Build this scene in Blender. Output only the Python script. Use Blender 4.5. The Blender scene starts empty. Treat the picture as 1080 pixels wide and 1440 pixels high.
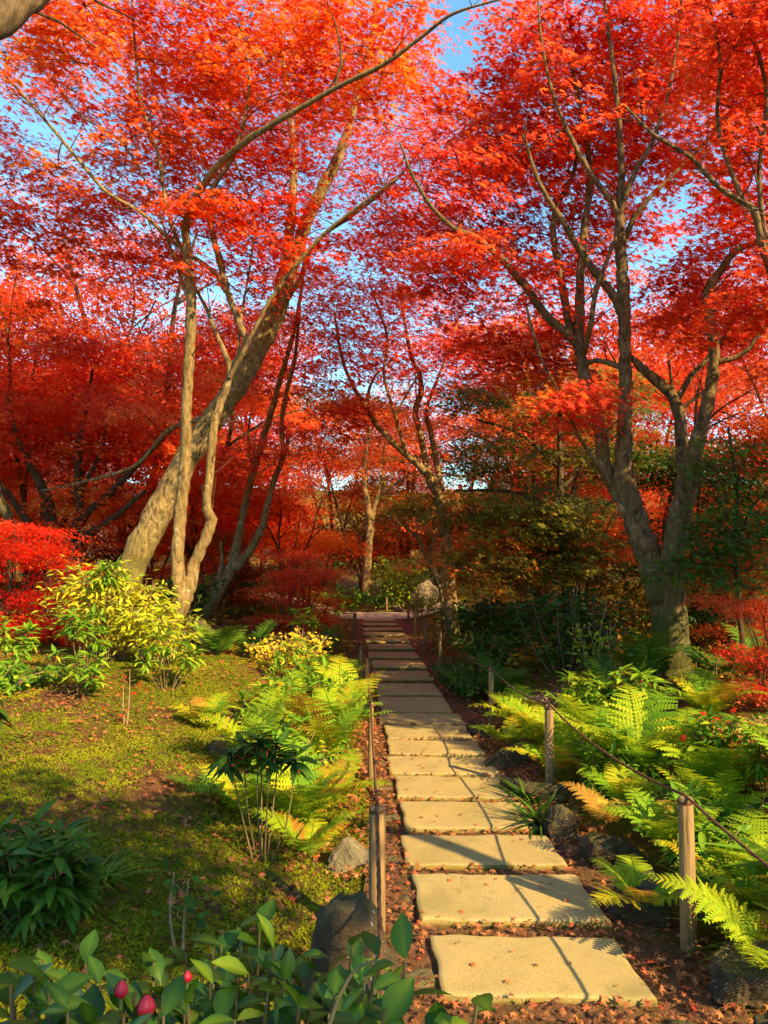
import bpy, math
import numpy as np
from mathutils import Vector

R = math.radians
sc = bpy.context.scene
col = sc.collection
rng = np.random.default_rng(11)

# ------------------------------------------------------------------ camera, sky, sun, exposure
F, CX, CY = 1082.0, 540.0, 720.0
PITCH = R(3.7)
CAMZ = 1.63
cam = bpy.data.cameras.new('camera')
cam.sensor_fit = 'VERTICAL'; cam.sensor_height = 24.0; cam.lens = 24.0 * F / 1440.0
cam.clip_start = 0.05; cam.clip_end = 2000
camo = bpy.data.objects.new('camera', cam); col.objects.link(camo)
camo.location = (0, 0, CAMZ); camo.rotation_euler = (R(90) + PITCH, 0, 0)
sc.camera = camo

SUN_EL, SUN_AZ = R(33), R(135)            # azimuth clockwise from +Y: behind the camera, to the right
SUN = np.array([math.sin(SUN_AZ) * math.cos(SUN_EL), math.cos(SUN_AZ) * math.cos(SUN_EL), math.sin(SUN_EL)])
w = bpy.data.worlds.new('World'); sc.world = w; w.use_nodes = True
nt = w.node_tree
sky = nt.nodes.new('ShaderNodeTexSky'); sky.sky_type = 'NISHITA'; sky.sun_disc = False
sky.sun_elevation = SUN_EL; sky.sun_rotation = SUN_AZ; sky.air_density = 1.25; sky.dust_density = 0.0; sky.ozone_density = 0.6
mul = nt.nodes.new('ShaderNodeMix'); mul.data_type = 'RGBA'; mul.blend_type = 'MULTIPLY'; mul.inputs[0].default_value = 1.0
mul.inputs[7].default_value = (.62, .97, 1.06, 1)                 # the clear autumn sky is a little more cyan
nt.links.new(sky.outputs[0], mul.inputs[6]); nt.links.new(mul.outputs[2], nt.nodes['Background'].inputs[0])
nt.nodes['Background'].inputs[1].default_value = 0.125
sl = bpy.data.lights.new('sun', 'SUN'); sl.energy = 5.0; sl.angle = R(0.5); sl.color = (1.0, 0.77, 0.38)
so = bpy.data.objects.new('sun', sl); col.objects.link(so)
so.rotation_euler = Vector(-SUN).to_track_quat('-Z', 'Y').to_euler(); so.location = (20, -20, 25)
sc.view_settings.view_transform = 'Standard'; sc.view_settings.look = 'None'
sc.view_settings.exposure = 1.42; sc.view_settings.gamma = 1.0; sc.view_settings.use_curve_mapping = False
sc.render.engine = 'CYCLES'
sc.cycles.max_bounces = 10; sc.cycles.diffuse_bounces = 7; sc.cycles.glossy_bounces = 2
sc.cycles.transmission_bounces = 8; sc.cycles.transparent_max_bounces = 4; sc.cycles.caustics_reflective = False
sc.cycles.use_denoising = True

# ------------------------------------------------------------------ small helpers
def P(px, py, Y):
    """the point at distance Y that the survey of the photograph puts at pixel (px, py)"""
    dx, du = (px - CX) / F, (CY - py) / F
    v = np.array([dx, math.cos(PITCH) - du * math.sin(PITCH), math.sin(PITCH) + du * math.cos(PITCH)])
    return np.array([0, 0, CAMZ]) + v * (Y / v[1])

def sstep(a, b, x):
    t = np.clip((x - a) / (b - a), 0, 1); return t * t * (3 - 2 * t)

def wob(x, y, s=1.0, k=0.0):
    return (np.sin(x * 1.7 * s + 1.3 + k) * np.cos(y * 1.3 * s + .4 + k) + .6 * np.sin(x * 3.1 * s - y * 2.3 * s + 2 + k) + .35 * np.sin(x * 6.3 * s + y * 5.1 * s + k)) / 1.95

def xc(y):
    """centre line of the stepped path"""
    y = np.asarray(y, float)
    return .755 - .045 * y

def RISE(y): return .0136 * np.clip(np.asarray(y, float) - 9.4, 0, 13)

def gz(x, y):
    x = np.asarray(x, float); y = np.asarray(y, float)
    e = x - xc(np.clip(y, -5, 22))
    r = .38 * sstep(.75, 2.9, e) + .25 * sstep(4, 12, e)
    l = .46 * sstep(.7, 3.6, -e) * sstep(2.0, 9.0, y) + .12 * sstep(.7, 2.5, -e) + .3 * sstep(5, 14, -e)
    m = .17 * np.exp(-(((x + 1.55) / .75) ** 2 + ((y - 8.7) / 1.2) ** 2))
    off = sstep(.55, 1.5, np.abs(e))
    n = .035 * wob(x, y, 1.2) + .028 * wob(x, y, 3.1, 2) + .012 * wob(x, y, 6.7, 4)
    far = 8.5 * sstep(36, 85, np.hypot(x, y)) 
    return -.055 + RISE(y) + (r + l + m + n + .05) * off + far

class MB:
    """collects vertex and face chunks into one mesh"""
    def __init__(s): s.v, s.f, s.t, s.n, s.h = [], [], [], 0, False
    def add(s, v, f, t=None):
        v = np.asarray(v, np.float32).reshape(-1, 3); f = np.asarray(f, np.int64)
        s.v.append(v); s.f.append(f + s.n); s.n += len(v)
        if t is None: t = np.full(len(v), .5, np.float32)
        else: s.h = True
        s.t.append(np.broadcast_to(np.asarray(t, np.float32), (len(v),)))
    def mesh(s, name, mat, origin=(0, 0, 0), smooth=True):
        v = np.concatenate(s.v) - np.asarray(origin, np.float32)
        me = bpy.data.meshes.new(name)
        me.vertices.add(len(v)); me.vertices.foreach_set('co', v.astype(np.float32).ravel())
        li = np.concatenate([f.ravel() for f in s.f]).astype(np.int32)
        lt = np.concatenate([np.full(len(f), f.shape[1], np.int32) for f in s.f])
        ls = np.concatenate([[0], np.cumsum(lt)[:-1]]).astype(np.int32)
        me.loops.add(len(li)); me.loops.foreach_set('vertex_index', li)
        me.polygons.add(len(lt)); me.polygons.foreach_set('loop_start', ls); me.polygons.foreach_set('loop_total', lt)
        me.polygons.foreach_set('use_smooth', np.full(len(lt), smooth))
        if s.h:
            a = me.attributes.new('t', 'FLOAT', 'POINT'); a.data.foreach_set('value', np.concatenate(s.t))
        me.update(calc_edges=True)
        if mat: me.materials.append(mat)
        return me

def tag(o, label=None, cat=None, group=None, kind=None):
    if label: o['label'] = label
    if cat: o['category'] = cat
    if group: o['group'] = group
    if kind: o['kind'] = kind
    return o

def empty(name, loc, label, cat, group=None):
    o = bpy.data.objects.new(name, None); o.empty_display_size = .1
    o.location = tuple(float(c) for c in loc); col.objects.link(o)
    return tag(o, label, cat, group)

def part(name, mb, mat, parent=None, smooth=True):
    """one mesh object; mb holds world coordinates, parent is an unrotated Empty (or a part of one)"""
    org = np.zeros(3); q = parent
    while q is not None: org = org + np.array(q.location); q = q.parent
    o = bpy.data.objects.new(name, mb.mesh(name, mat, org, smooth)); o.parent = parent; col.objects.link(o)
    return o

def thing(name, mb, mat, base, label, cat, group=None, smooth=True):
    o = bpy.data.objects.new(name, mb.mesh(name, mat, base, smooth)); o.location = tuple(float(c) for c in base)
    col.objects.link(o); return tag(o, label, cat, group)

def copy_tree(o, parent=None):
    c = o.copy(); col.objects.link(c); c.parent = parent
    for ch in o.children: copy_tree(ch, c)
    return c

def unit(a):
    a = np.asarray(a, float); return a / np.maximum(np.linalg.norm(a, axis=-1, keepdims=True), 1e-9)

def crom(p, k=5):
    """Catmull-Rom through the rows of p"""
    p = np.asarray(p, float)
    if len(p) < 3: 
        u = np.linspace(0, 1, k + 1)[:, None]; return p[0] * (1 - u) + p[1] * u
    q = np.vstack([2 * p[0] - p[1], p, 2 * p[-1] - p[-2]]); out = []
    for i in range(1, len(q) - 2):
        a, b, c, d = q[i - 1], q[i], q[i + 1], q[i + 2]
        for u in np.arange(k) / k:
            out.append(.5 * (2 * b + (c - a) * u + (2 * a - 5 * b + 4 * c - d) * u * u + (3 * b - a - 3 * c + d) * u ** 3))
    out.append(p[-1]); return np.array(out)

def tube(mb, pts, rad, seg=8, rough=0.0, t=None, cap=True):
    pts = np.asarray(pts, float); n = len(pts); rad = np.broadcast_to(np.asarray(rad, float), (n,))
    tan = unit(np.gradient(pts, axis=0))
    u = np.cross(tan[0], [0.31, .95, 0.02]); 
    if np.linalg.norm(u) < 1e-3: u = np.cross(tan[0], [1, 0, 0])
    us = []
    for i in range(n):
        u = u - tan[i] * np.dot(u, tan[i]); u = u / max(np.linalg.norm(u), 1e-9); us.append(u)
    us = np.array(us); vs = np.cross(tan, us)
    a = np.arange(seg) * 2 * math.pi / seg
    rr = rad[:, None] * np.ones((n, seg))
    if rough:
        k = rng.random() * 6; i = np.arange(n)[:, None]
        rr = rr * (1 + rough * (np.sin(a * 2 + k + i * .21) * .5 + np.sin(a * 3 - k + i * .13) * .5 + .5 * np.sin(i * .7 + k + a) * np.cos(i * .37)))
    V = pts[:, None, :] + rr[:, :, None] * (np.cos(a)[None, :, None] * us[:, None, :] + np.sin(a)[None, :, None] * vs[:, None, :])
    i = np.arange(n - 1)[:, None] * seg; j = np.arange(seg)[None, :]; j2 = (j + 1) % seg
    Fq = np.stack([i + j, i + j2, i + seg + j2, i + seg + j], -1).reshape(-1, 4)
    mb.add(V.reshape(-1, 3), Fq, t)
    if cap:
        b = len(V.reshape(-1, 3))
        mb.add(np.vstack([V[-1], pts[-1] + tan[-1] * rad[-1] * .3]), np.stack([np.arange(seg), (np.arange(seg) + 1) % seg, np.full(seg, seg)], -1), t)

# ------------------------------------------------------------------ leaf shapes: x across, y towards the tip, z up
def maple(n):
    if n == 7: ang, ln = [0, 37, 75, 118], [1, .92, .72, .42]
    elif n == 5: ang, ln = [0, 45, 95], [1, .88, .58]
    else: ang, ln = [0, 62], [1, .8]
    lob = sorted([(-a, l) for a, l in zip(ang, ln) if a] + [(a, l) for a, l in zip(ang, ln)])
    V = [(0, 0, .04)]; 
    def at(a, r, z): return (r * math.sin(R(a)), r * math.cos(R(a)), z)
    first = lob[0][0] - 30
    V.append(at(first, .14, .02))
    q = []
    for i, (a, l) in enumerate(lob):
        V.append(at(a, l, -.16 * l))
        b = (a + lob[i + 1][0]) / 2 if i + 1 < len(lob) else a + 30
        V.append(at(b, .34 if i + 1 < len(lob) else .14, .0))
        k = len(V); q.append((0, k - 3, k - 2, k - 1))
    return np.array(V), np.array(q)
def lance(seg=4, wid=.16, fold=.05, droop=.18, peak=.42):
    V, q = [], []
    for i in range(seg + 1):
        s = i / seg; wd = wid * (math.sin(math.pi * s ** (math.log(.5) / math.log(peak))) if 0 < s < 1 else 0.02)
        z = -droop * s * s
        V += [(-wd, s, z + fold * wd / wid), (0, s, z), (wd, s, z + fold * wd / wid)]
    for i in range(seg):
        a = 3 * i; q += [(a, a + 1, a + 4, a + 3), (a + 1, a + 2, a + 5, a + 4)]
    return np.array(V), np.array(q)
MAP7, MAP5, MAP3 = maple(7), maple(5), maple(3)
LANCE, OVAL, SMALL = lance(5, .15, .05, .25), lance(5, .26, .07, .15, .48), lance(2, .25, .08, .1, .5)
CAML = lance(5, .28, .06, .22, .5)
STRAP = lance(6, .035, .01, .75, .35)

def scatter(mb, proto, pos, nrm, tip, size, t=.5, vt=None):
    V, q = proto; n = len(pos)
    if n == 0: return
    N = unit(nrm); Y = np.asarray(tip, float); Y = Y - N * np.sum(Y * N, 1, keepdims=True); Y = unit(Y); X = np.cross(Y, N)
    s = np.broadcast_to(np.asarray(size, float), (n,))[:, None, None]
    W = pos[:, None, :] + s * (V[None, :, 0, None] * X[:, None, :] + V[None, :, 1, None] * Y[:, None, :] + V[None, :, 2, None] * N[:, None, :])
    f = (np.arange(n)[:, None, None] * len(V) + q[None]).reshape(-1, q.shape[1])
    tv = np.repeat(np.broadcast_to(np.asarray(t, float), (n,)), len(V))
    if vt is not None: tv = np.clip(tv + np.tile(vt, n), 0, 1)
    mb.add(W.reshape(-1, 3), f, tv)

# ------------------------------------------------------------------ materials
def new_mat(name):
    m = bpy.data.materials.new(name); m.use_nodes = True; n = m.node_tree
    for x in list(n.nodes):
        if x.type != 'OUTPUT_MATERIAL': n.nodes.remove(x)
    return m, n, n.nodes['Material Output']
def ramp(n, fac, stops, interp='LINEAR'):
    r = n.nodes.new('ShaderNodeValToRGB'); r.color_ramp.interpolation = interp
    e = r.color_ramp.elements
    while len(e) < len(stops): e.new(.5)
    for x, (p, c) in zip(e, stops): x.position = p; x.color = (*c, 1)
    n.links.new(fac, r.inputs[0]); return r.outputs[0]
def noise(n, vec, scale, detail=5, rough=.6, dist=0):
    x = n.nodes.new('ShaderNodeTexNoise'); x.inputs['Scale'].default_value = scale; x.inputs['Detail'].default_value = detail
    x.inputs['Roughness'].default_value = rough; x.inputs['Distortion'].default_value = dist
    if vec is not None: n.links.new(vec, x.inputs['Vector'])
    return x.outputs['Fac']
def mapping(n, scale=(1, 1, 1), kind='Object'):
    c = n.nodes.new('ShaderNodeTexCoord'); m = n.nodes.new('ShaderNodeMapping'); m.inputs['Scale'].default_value = scale
    n.links.new(c.outputs[kind], m.inputs['Vector']); return m.outputs[0]
def worldpos(n, scale=(1, 1, 1)):
    c = n.nodes.new('ShaderNodeNewGeometry'); m = n.nodes.new('ShaderNodeMapping'); m.inputs['Scale'].default_value = scale
    n.links.new(c.outputs['Position'], m.inputs['Vector']); return m.outputs[0]
def mixc(n, fac, a, b, mode='MIX'):
    x = n.nodes.new('ShaderNodeMix'); x.data_type = 'RGBA'; x.blend_type = mode
    for s, v in ((x.inputs[0], fac), (x.inputs[6], a), (x.inputs[7], b)):
        if isinstance(v, (int, float)): s.default_value = v
        elif isinstance(v, tuple): s.default_value = (*v, 1)
        else: n.links.new(v, s)
    return x.outputs[2]
def math_(n, op, a, b):
    x = n.nodes.new('ShaderNodeMath'); x.operation = op
    for s, v in ((x.inputs[0], a), (x.inputs[1], b)):
        if isinstance(v, (int, float)): s.default_value = v
        else: n.links.new(v, s)
    return x.outputs[0]
def bump(n, h, strength, dist):
    b = n.nodes.new('ShaderNodeBump'); b.inputs['Strength'].default_value = strength; b.inputs['Distance'].default_value = dist
    n.links.new(h, b.inputs['Height']); return b.outputs[0]
def princ(n, out, color, rough=.8, spec=.3, nrm=None, rough_link=None):
    b = n.nodes.new('ShaderNodeBsdfPrincipled'); b.inputs['Roughness'].default_value = rough
    b.inputs['Specular IOR Level'].default_value = spec
    if isinstance(color, tuple): b.inputs['Base Color'].default_value = (*color, 1)
    else: n.links.new(color, b.inputs['Base Color'])
    if nrm is not None: n.links.new(nrm, b.inputs['Normal'])
    if rough_link is not None: n.links.new(rough_link, b.inputs['Roughness'])
    if out is not None: n.links.new(b.outputs[0], out.inputs[0])
    return b

def leaf_mat(name, stops, trans=.35, rough=.5, spec=.35, tgain=1.2, vein=False, tint=.12):
    m, n, out = new_mat(name)
    a = n.nodes.new('ShaderNodeAttribute'); a.attribute_name = 't'
    oi = n.nodes.new('ShaderNodeObjectInfo')
    c = ramp(n, math_(n, 'ADD', a.outputs['Fac'], math_(n, 'MULTIPLY', math_(n, 'SUBTRACT', oi.outputs['Random'], .5), tint)), stops)
    if vein:
        c = mixc(n, math_(n, 'MULTIPLY', noise(n, mapping(n), 60, 3), .5), c, (.35, .42, .12), 'MIX')
    b = princ(n, None, c, rough, spec)
    tr = n.nodes.new('ShaderNodeBsdfTranslucent')
    g = mixc(n, 1.0, c, (tgain, tgain * .9, tgain * .7), 'MULTIPLY')
    n.links.new(g, tr.inputs[0])
    mx = n.nodes.new('ShaderNodeMixShader'); mx.inputs[0].default_value = trans
    n.links.new(b.outputs[0], mx.inputs[1]); n.links.new(tr.outputs[0], mx.inputs[2]); n.links.new(mx.outputs[0], out.inputs[0])
    return m

def bark_mat(name, dark, light, lichen, moss=(.09, .10, .02), moss_top=.9, scale=1.0, li=.62):
    m, n, out = new_mat(name)
    v = mapping(n, (1, 1, .34)); v1 = mapping(n)
    a = noise(n, v, 24 * scale, 8, .72, .15); b = noise(n, v1, 3.2 * scale, 4, .6); c2 = noise(n, v1, 11 * scale, 6, .75, .8)
    c = ramp(n, a, [(.40, dark), (.50, tuple((x + 1.3 * y) / 2.3 for x, y in zip(dark, light))), (.62, light), (.8, tuple(x * 1.25 for x in light))])
    c = mixc(n, ramp(n, b, [(.46, (0, 0, 0)), (.64, (.7, .7, .7))]), c, tuple((1.6 * x + y) / 2.8 for x, y in zip(dark, light)))
    big = noise(n, v1, 1.9 * scale, 3, .6)
    patch = math_(n, 'MULTIPLY', ramp(n, c2, [(li - .06, (0, 0, 0)), (li + .04, (.8, .8, .8))]), ramp(n, big, [(.45, (0, 0, 0)), (.55, (1, 1, 1))]))
    c = mixc(n, patch, c, lichen)
    sep = n.nodes.new('ShaderNodeSeparateXYZ'); n.links.new(v1, sep.inputs[0])
    lo = math_(n, 'SUBTRACT', 1.0, math_(n, 'DIVIDE', sep.outputs[2], moss_top))
    mo = ramp(n, math_(n, 'ADD', math_(n, 'MULTIPLY', lo, .55), math_(n, 'MULTIPLY', b, .6)), [(.45, (0, 0, 0)), (.75, (.8, .8, .8))])
    c = mixc(n, mo, c, moss)
    h = math_(n, 'ADD', a, math_(n, 'MULTIPLY', c2, .4))
    princ(n, out, c, .85, .2, bump(n, h, 1.0, .028)); return m

RED = leaf_mat('maple_red', [(0, (.42, .016, .010)), (.3, (.66, .055, .022)), (.65, (.74, .11, .032)), (1, (.76, .24, .04))], .5, .6, .12, 1.35)
ORANGE = leaf_mat('maple_orange_red', [(0, (.46, .018, .005)), (.4, (.70, .065, .010)), (.75, (.75, .14, .016)), (1, (.72, .28, .03))], .5, .6, .12, 1.35)
CRIMSON = leaf_mat('maple_crimson', [(0, (.30, .006, .005)), (.5, (.62, .022, .008)), (.85, (.72, .045, .010)), (1, (.76, .11, .02))], .5, .6, .12, 1.35)
SALMON = leaf_mat('maple_salmon', [(0, (.55, .03, .012)), (.5, (.74, .12, .03)), (1, (.74, .28, .05))], .5, .6, .12, 1.35)
RUST = leaf_mat('maple_rust', [(0, (.22, .03, .006)), (.5, (.48, .07, .010)), (.8, (.64, .12, .012)), (1, (.55, .22, .02))], .38, .6, .15)
OLIVE = leaf_mat('maple_half_turned', [(0, (.06, .075, .010)), (.45, (.18, .17, .015)), (.75, (.34, .21, .018)), (1, (.60, .13, .015))], .38, .6, .15)
GREEN = leaf_mat('maple_green', [(0, (.03, .07, .008)), (.5, (.07, .17, .012)), (1, (.18, .28, .02))], .4, .6, .15)
YELLOW = leaf_mat('leaf_yellow', [(0, (.16, .26, .01)), (.45, (.42, .46, .015)), (.8, (.66, .50, .02)), (1, (.70, .42, .02))], .42)
LIME = leaf_mat('leaf_lime', [(0, (.05, .15, .012)), (.5, (.17, .32, .02)), (.85, (.36, .42, .02)), (1, (.55, .45, .02))], .38, .5, .15)
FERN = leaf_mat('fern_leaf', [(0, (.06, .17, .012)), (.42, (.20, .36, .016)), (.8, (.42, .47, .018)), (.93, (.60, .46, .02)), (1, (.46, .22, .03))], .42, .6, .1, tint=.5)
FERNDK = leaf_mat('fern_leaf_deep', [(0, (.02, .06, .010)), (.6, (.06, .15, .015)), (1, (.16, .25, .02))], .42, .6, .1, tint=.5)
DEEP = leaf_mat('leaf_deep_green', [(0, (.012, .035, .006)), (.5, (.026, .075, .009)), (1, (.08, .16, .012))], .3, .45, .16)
CAMELLIA = leaf_mat('camellia_leaf', [(0, (.020, .052, .006)), (.5, (.050, .125, .010)), (.8, (.15, .24, .012)), (1, (.30, .38, .02))], .34, .32, .3)
BROWNDRY = leaf_mat('dry_flower', [(0, (.22, .09, .05)), (.6, (.42, .22, .13)), (1, (.5, .32, .22))], .3, .8)
RUSTFERN = leaf_mat('rusty_fern', [(0, (.25, .12, .02)), (.6, (.46, .24, .03)), (1, (.50, .38, .04))], .35, .7)
LITTER = leaf_mat('fallen_leaf', [(0, (.11, .035, .012)), (.3, (.28, .09, .028)), (.6, (.44, .17, .05)), (.85, (.50, .05, .022)), (1, (.52, .25, .07))], .25, .7)
MOSSM = leaf_mat('moss_blade', [(0, (.045, .065, .005)), (.45, (.16, .19, .009)), (.8, (.34, .30, .012)), (1, (.48, .34, .02))], .3, .8, .1)
TWIG = None
BARK_PALE = bark_mat('bark_smooth_tan', (.10, .058, .020), (.33, .21, .075), (.50, .42, .25), moss_top=.7)
BARK_BIG = bark_mat('bark_old_brown', (.07, .038, .015), (.40, .265, .095), (.46, .39, .25), moss=(.11, .10, .02), moss_top=2.2, scale=.9)
BARK_GREY = bark_mat('bark_grey_mossy', (.045, .026, .012), (.245, .152, .063), (.36, .31, .19), moss=(.06, .075, .012), moss_top=2.0, scale=.9)
BARK_DK = bark_mat('bark_dark', (.03, .017, .009), (.13, .075, .036), (.26, .21, .13), moss_top=.3, li=.7)
def wood_mat(name, d, l):
    m, n, out = new_mat(name)
    v = mapping(n, (1, 1, .06)); a = noise(n, v, 70, 6, .65, .3); b = noise(n, mapping(n, (1, 1, .12)), 22, 4, .6)
    c = ramp(n, a, [(.32, d), (.5, l), (.75, tuple(x * 1.25 for x in l))])
    c = mixc(n, ramp(n, b, [(.42, (0, 0, 0)), (.65, (.7, .7, .7))]), c, tuple(x * .55 for x in l))
    princ(n, out, c, .8, .25, bump(n, a, .8, .006)); return m
WOOD = wood_mat('post_wood', (.07, .035, .012), (.27, .165, .065))
WOODDK = wood_mat('post_wood_weathered', (.035, .018, .007), (.26, .15, .06))
def rock_mat(name, a, b, moss):
    m, n, out = new_mat(name); v = mapping(n)
    x = noise(n, v, 5, 9, .68, .5); y = noise(n, v, 1.7, 4); z = noise(n, v, 34, 5, .7)
    c = ramp(n, x, [(.3, a), (.52, b), (.78, tuple(k * 1.4 for k in b))])
    c = mixc(n, math_(n, 'GREATER_THAN', z, .66), c, (.42, .39, .3))
    g = n.nodes.new('ShaderNodeNewGeometry'); s = n.nodes.new('ShaderNodeSeparateXYZ'); n.links.new(g.outputs['Normal'], s.inputs[0])
    mm = ramp(n, math_(n, 'ADD', math_(n, 'MULTIPLY', s.outputs[2], .35), math_(n, 'MULTIPLY', y, .7)), [(.52, (0, 0, 0)), (.7, (.85, .85, .85))])
    c = mixc(n, mm, c, moss)
    princ(n, out, c, .85, .25, bump(n, math_(n, 'ADD', x, math_(n, 'MULTIPLY', z, .5)), 1.0, .06)); return m
ROCK = rock_mat('rock', (.028, .018, .010), (.10, .066, .033), (.09, .08, .018))
ROCKPALE = rock_mat('rock_pale', (.08, .058, .032), (.24, .18, .10), (.15, .13, .04))
def slab_mat():
    m, n, out = new_mat('slab_stone'); v = worldpos(n)
    a = noise(n, v, 130, 4, .8); b = noise(n, v, 2.4, 5, .6); d = noise(n, v, 9, 6, .65)
    c = ramp(n, a, [(.3, (.16, .105, .035)), (.46, (.36, .255, .085)), (.60, (.45, .325, .12)), (.76, (.56, .44, .21))])
    c = mixc(n, ramp(n, b, [(.38, (.0, .0, .0)), (.68, (.55, .55, .55))]), c, (.33, .25, .13))
    c = mixc(n, ramp(n, d, [(.56, (0, 0, 0)), (.72, (.65, .65, .65))]), c, (.20, .14, .05))
    oi = n.nodes.new('ShaderNodeObjectInfo'); c = mixc(n, math_(n, 'MULTIPLY', oi.outputs['Random'], .45), c, (.30, .205, .07))
    st = noise(n, v, 1.1, 6, .7, 1.2); c = mixc(n, ramp(n, st, [(.5, (0, 0, 0)), (.66, (.5, .5, .5))]), c, (.19, .15, .045))
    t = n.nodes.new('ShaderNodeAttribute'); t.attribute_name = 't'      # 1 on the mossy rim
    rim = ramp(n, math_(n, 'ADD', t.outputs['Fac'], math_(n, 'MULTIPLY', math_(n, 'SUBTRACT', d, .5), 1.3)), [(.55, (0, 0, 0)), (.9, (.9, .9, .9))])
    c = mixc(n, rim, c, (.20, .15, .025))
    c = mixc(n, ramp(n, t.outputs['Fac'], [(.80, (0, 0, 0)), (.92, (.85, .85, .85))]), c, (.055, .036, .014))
    princ(n, out, c, .9, .15, bump(n, math_(n, 'ADD', a, d), .5, .006)); return m
SLAB = slab_mat()
def soil_mat(name, kind):
    m, n, out = new_mat(name); v = worldpos(n)
    big = noise(n, v, .55, 5, .6, .3); mid = noise(n, v, 3.1, 6, .65, .4); fine = noise(n, v, 42, 6, .75); fin2 = noise(n, v, 17, 5, .7, 1)
    if kind == 'moss':
        g = ramp(n, fine, [(.3, (.035, .032, .005)), (.5, (.15, .13, .010)), (.7, (.32, .24, .016))])
        s = ramp(n, fin2, [(.3, (.045, .022, .012)), (.5, (.15, .065, .03)), (.68, (.34, .12, .055))])
        k = math_(n, 'ADD', math_(n, 'MULTIPLY', big, .5), math_(n, 'MULTIPLY', mid, .5))
        c = mixc(n, ramp(n, k, [(.47, (0, 0, 0)), (.575, (1, 1, 1))]), g, s)
    else:
        c = ramp(n, fin2, [(.3, (.05, .026, .014)), (.48, (.17, .085, .04)), (.66, (.34, .15, .07)), (.8, (.3, .24, .12))])
        c = mixc(n, ramp(n, mid, [(.52, (0, 0, 0)), (.66, (.75, .75, .75))]), c, (.15, .12, .02))
    princ(n, out, c, .95, .08, bump(n, math_(n, 'ADD', fine, math_(n, 'MULTIPLY', fin2, 1.2)), 1.0, .035)); return m
MOSSY, LITTERSOIL = soil_mat('mossy_ground', 'moss'), soil_mat('path_litter', 'path')
def plain(name, c, rough=.7, spec=.3, nscale=20, amt=.3, bmp=.004):
    m, n, out = new_mat(name); a = noise(n, mapping(n), nscale, 5, .65)
    k = ramp(n, a, [(.3, tuple(x * (1 - amt) for x in c)), (.7, tuple(min(1, x * (1 + amt)) for x in c))])
    princ(n, out, k, rough, spec, bump(n, a, .5, bmp)); return m
ROPE = plain('rope_fibre', (.13, .06, .028), .9, .1, 90, .5)
GRAVEL = plain('gravel', (.40, .31, .19), .9, .1, 60, .4, .01)
BERRY = plain('red_berry', (.50, .012, .015), .3, .5, 30, .2)
BUD = plain('flower_bud_petal', (.46, .010, .03), .45, .4, 40, .25)
STEM = plain('green_stem', (.14, .10, .04), .7, .2, 30, .4)
STEMTAN = plain('tan_stem', (.26, .16, .08), .75, .2, 30, .4)
SEPAL = plain('bud_sepal', (.10, .13, .03), .5, .4, 30, .3)
PLASTER = plain('plaster', (.62, .52, .38), .9, .1, 8, .1)
ROOFT = plain('roof_tile', (.12, .11, .105), .6, .3, 10, .25)
DARKWOOD = plain('dark_timber', (.06, .035, .02), .7, .2, 15, .3)
GLASS = plain('window_glass', (.03, .035, .04), .08, .6, 3, .1, .0)

# ------------------------------------------------------------------ ground, path
def grid_mesh(xs, ys, zf):
    X, Y = np.meshgrid(xs, ys); Z = zf(X, Y); ny, nx = X.shape
    V = np.stack([X, Y, Z], -1).reshape(-1, 3)
    i = (np.arange(ny - 1)[:, None] * nx + np.arange(nx - 1)[None]); 
    Fq = np.stack([i, i + 1, i + nx + 1, i + nx], -1).reshape(-1, 4); return V, Fq
def warp(n, far, p=3.2, near=1.0):
    u = np.linspace(-1, 1, n); return np.sign(u) * (near * np.abs(u) * 12 + (far - 12 * near) * np.abs(u) ** p) 
mb = MB()
V, Fq = grid_mesh(warp(260, 420), 5 + warp(300, 420), lambda x, y: gz(x, y) + .012 * wob(x, y, 9, 1) * sstep(.6, 1.2, np.abs(x - xc(np.clip(y, -5, 22)))) - .0)
mb.add(V, Fq); tag(part('ground', mb, MOSSY), kind='structure')
mb = MB()
ys = np.linspace(-1.5, 22.2, 200); V, Fq = grid_mesh(np.linspace(-.62, .72, 18), ys, lambda x, y: x * 0)
V[:, 0] += xc(V[:, 1]) + .07 * np.sin(V[:, 1] * 2.1) * np.sign(V[:, 0]) * (np.abs(V[:, 0]) > .5)
V[:, 2] = gz(V[:, 0], V[:, 1]) + .022 + .014 * np.abs(wob(V[:, 0], V[:, 1], 7))
mb.add(V, Fq); tag(part('path', mb, LITTERSOIL), kind='structure')
mb = MB()                                                      # the crossing gravel walk at the far end
xs = np.linspace(-9, 2.2, 90); V, Fq = grid_mesh(xs, np.linspace(-1.15, 1.15, 8), lambda x, y: x * 0)
V[:, 1] += 21.6 + .05 * V[:, 0] ; V[:, 2] = gz(V[:, 0], V[:, 1]) + .03
mb.add(V, Fq); tag(part('gravel_walk', mb, GRAVEL), kind='structure')

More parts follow.
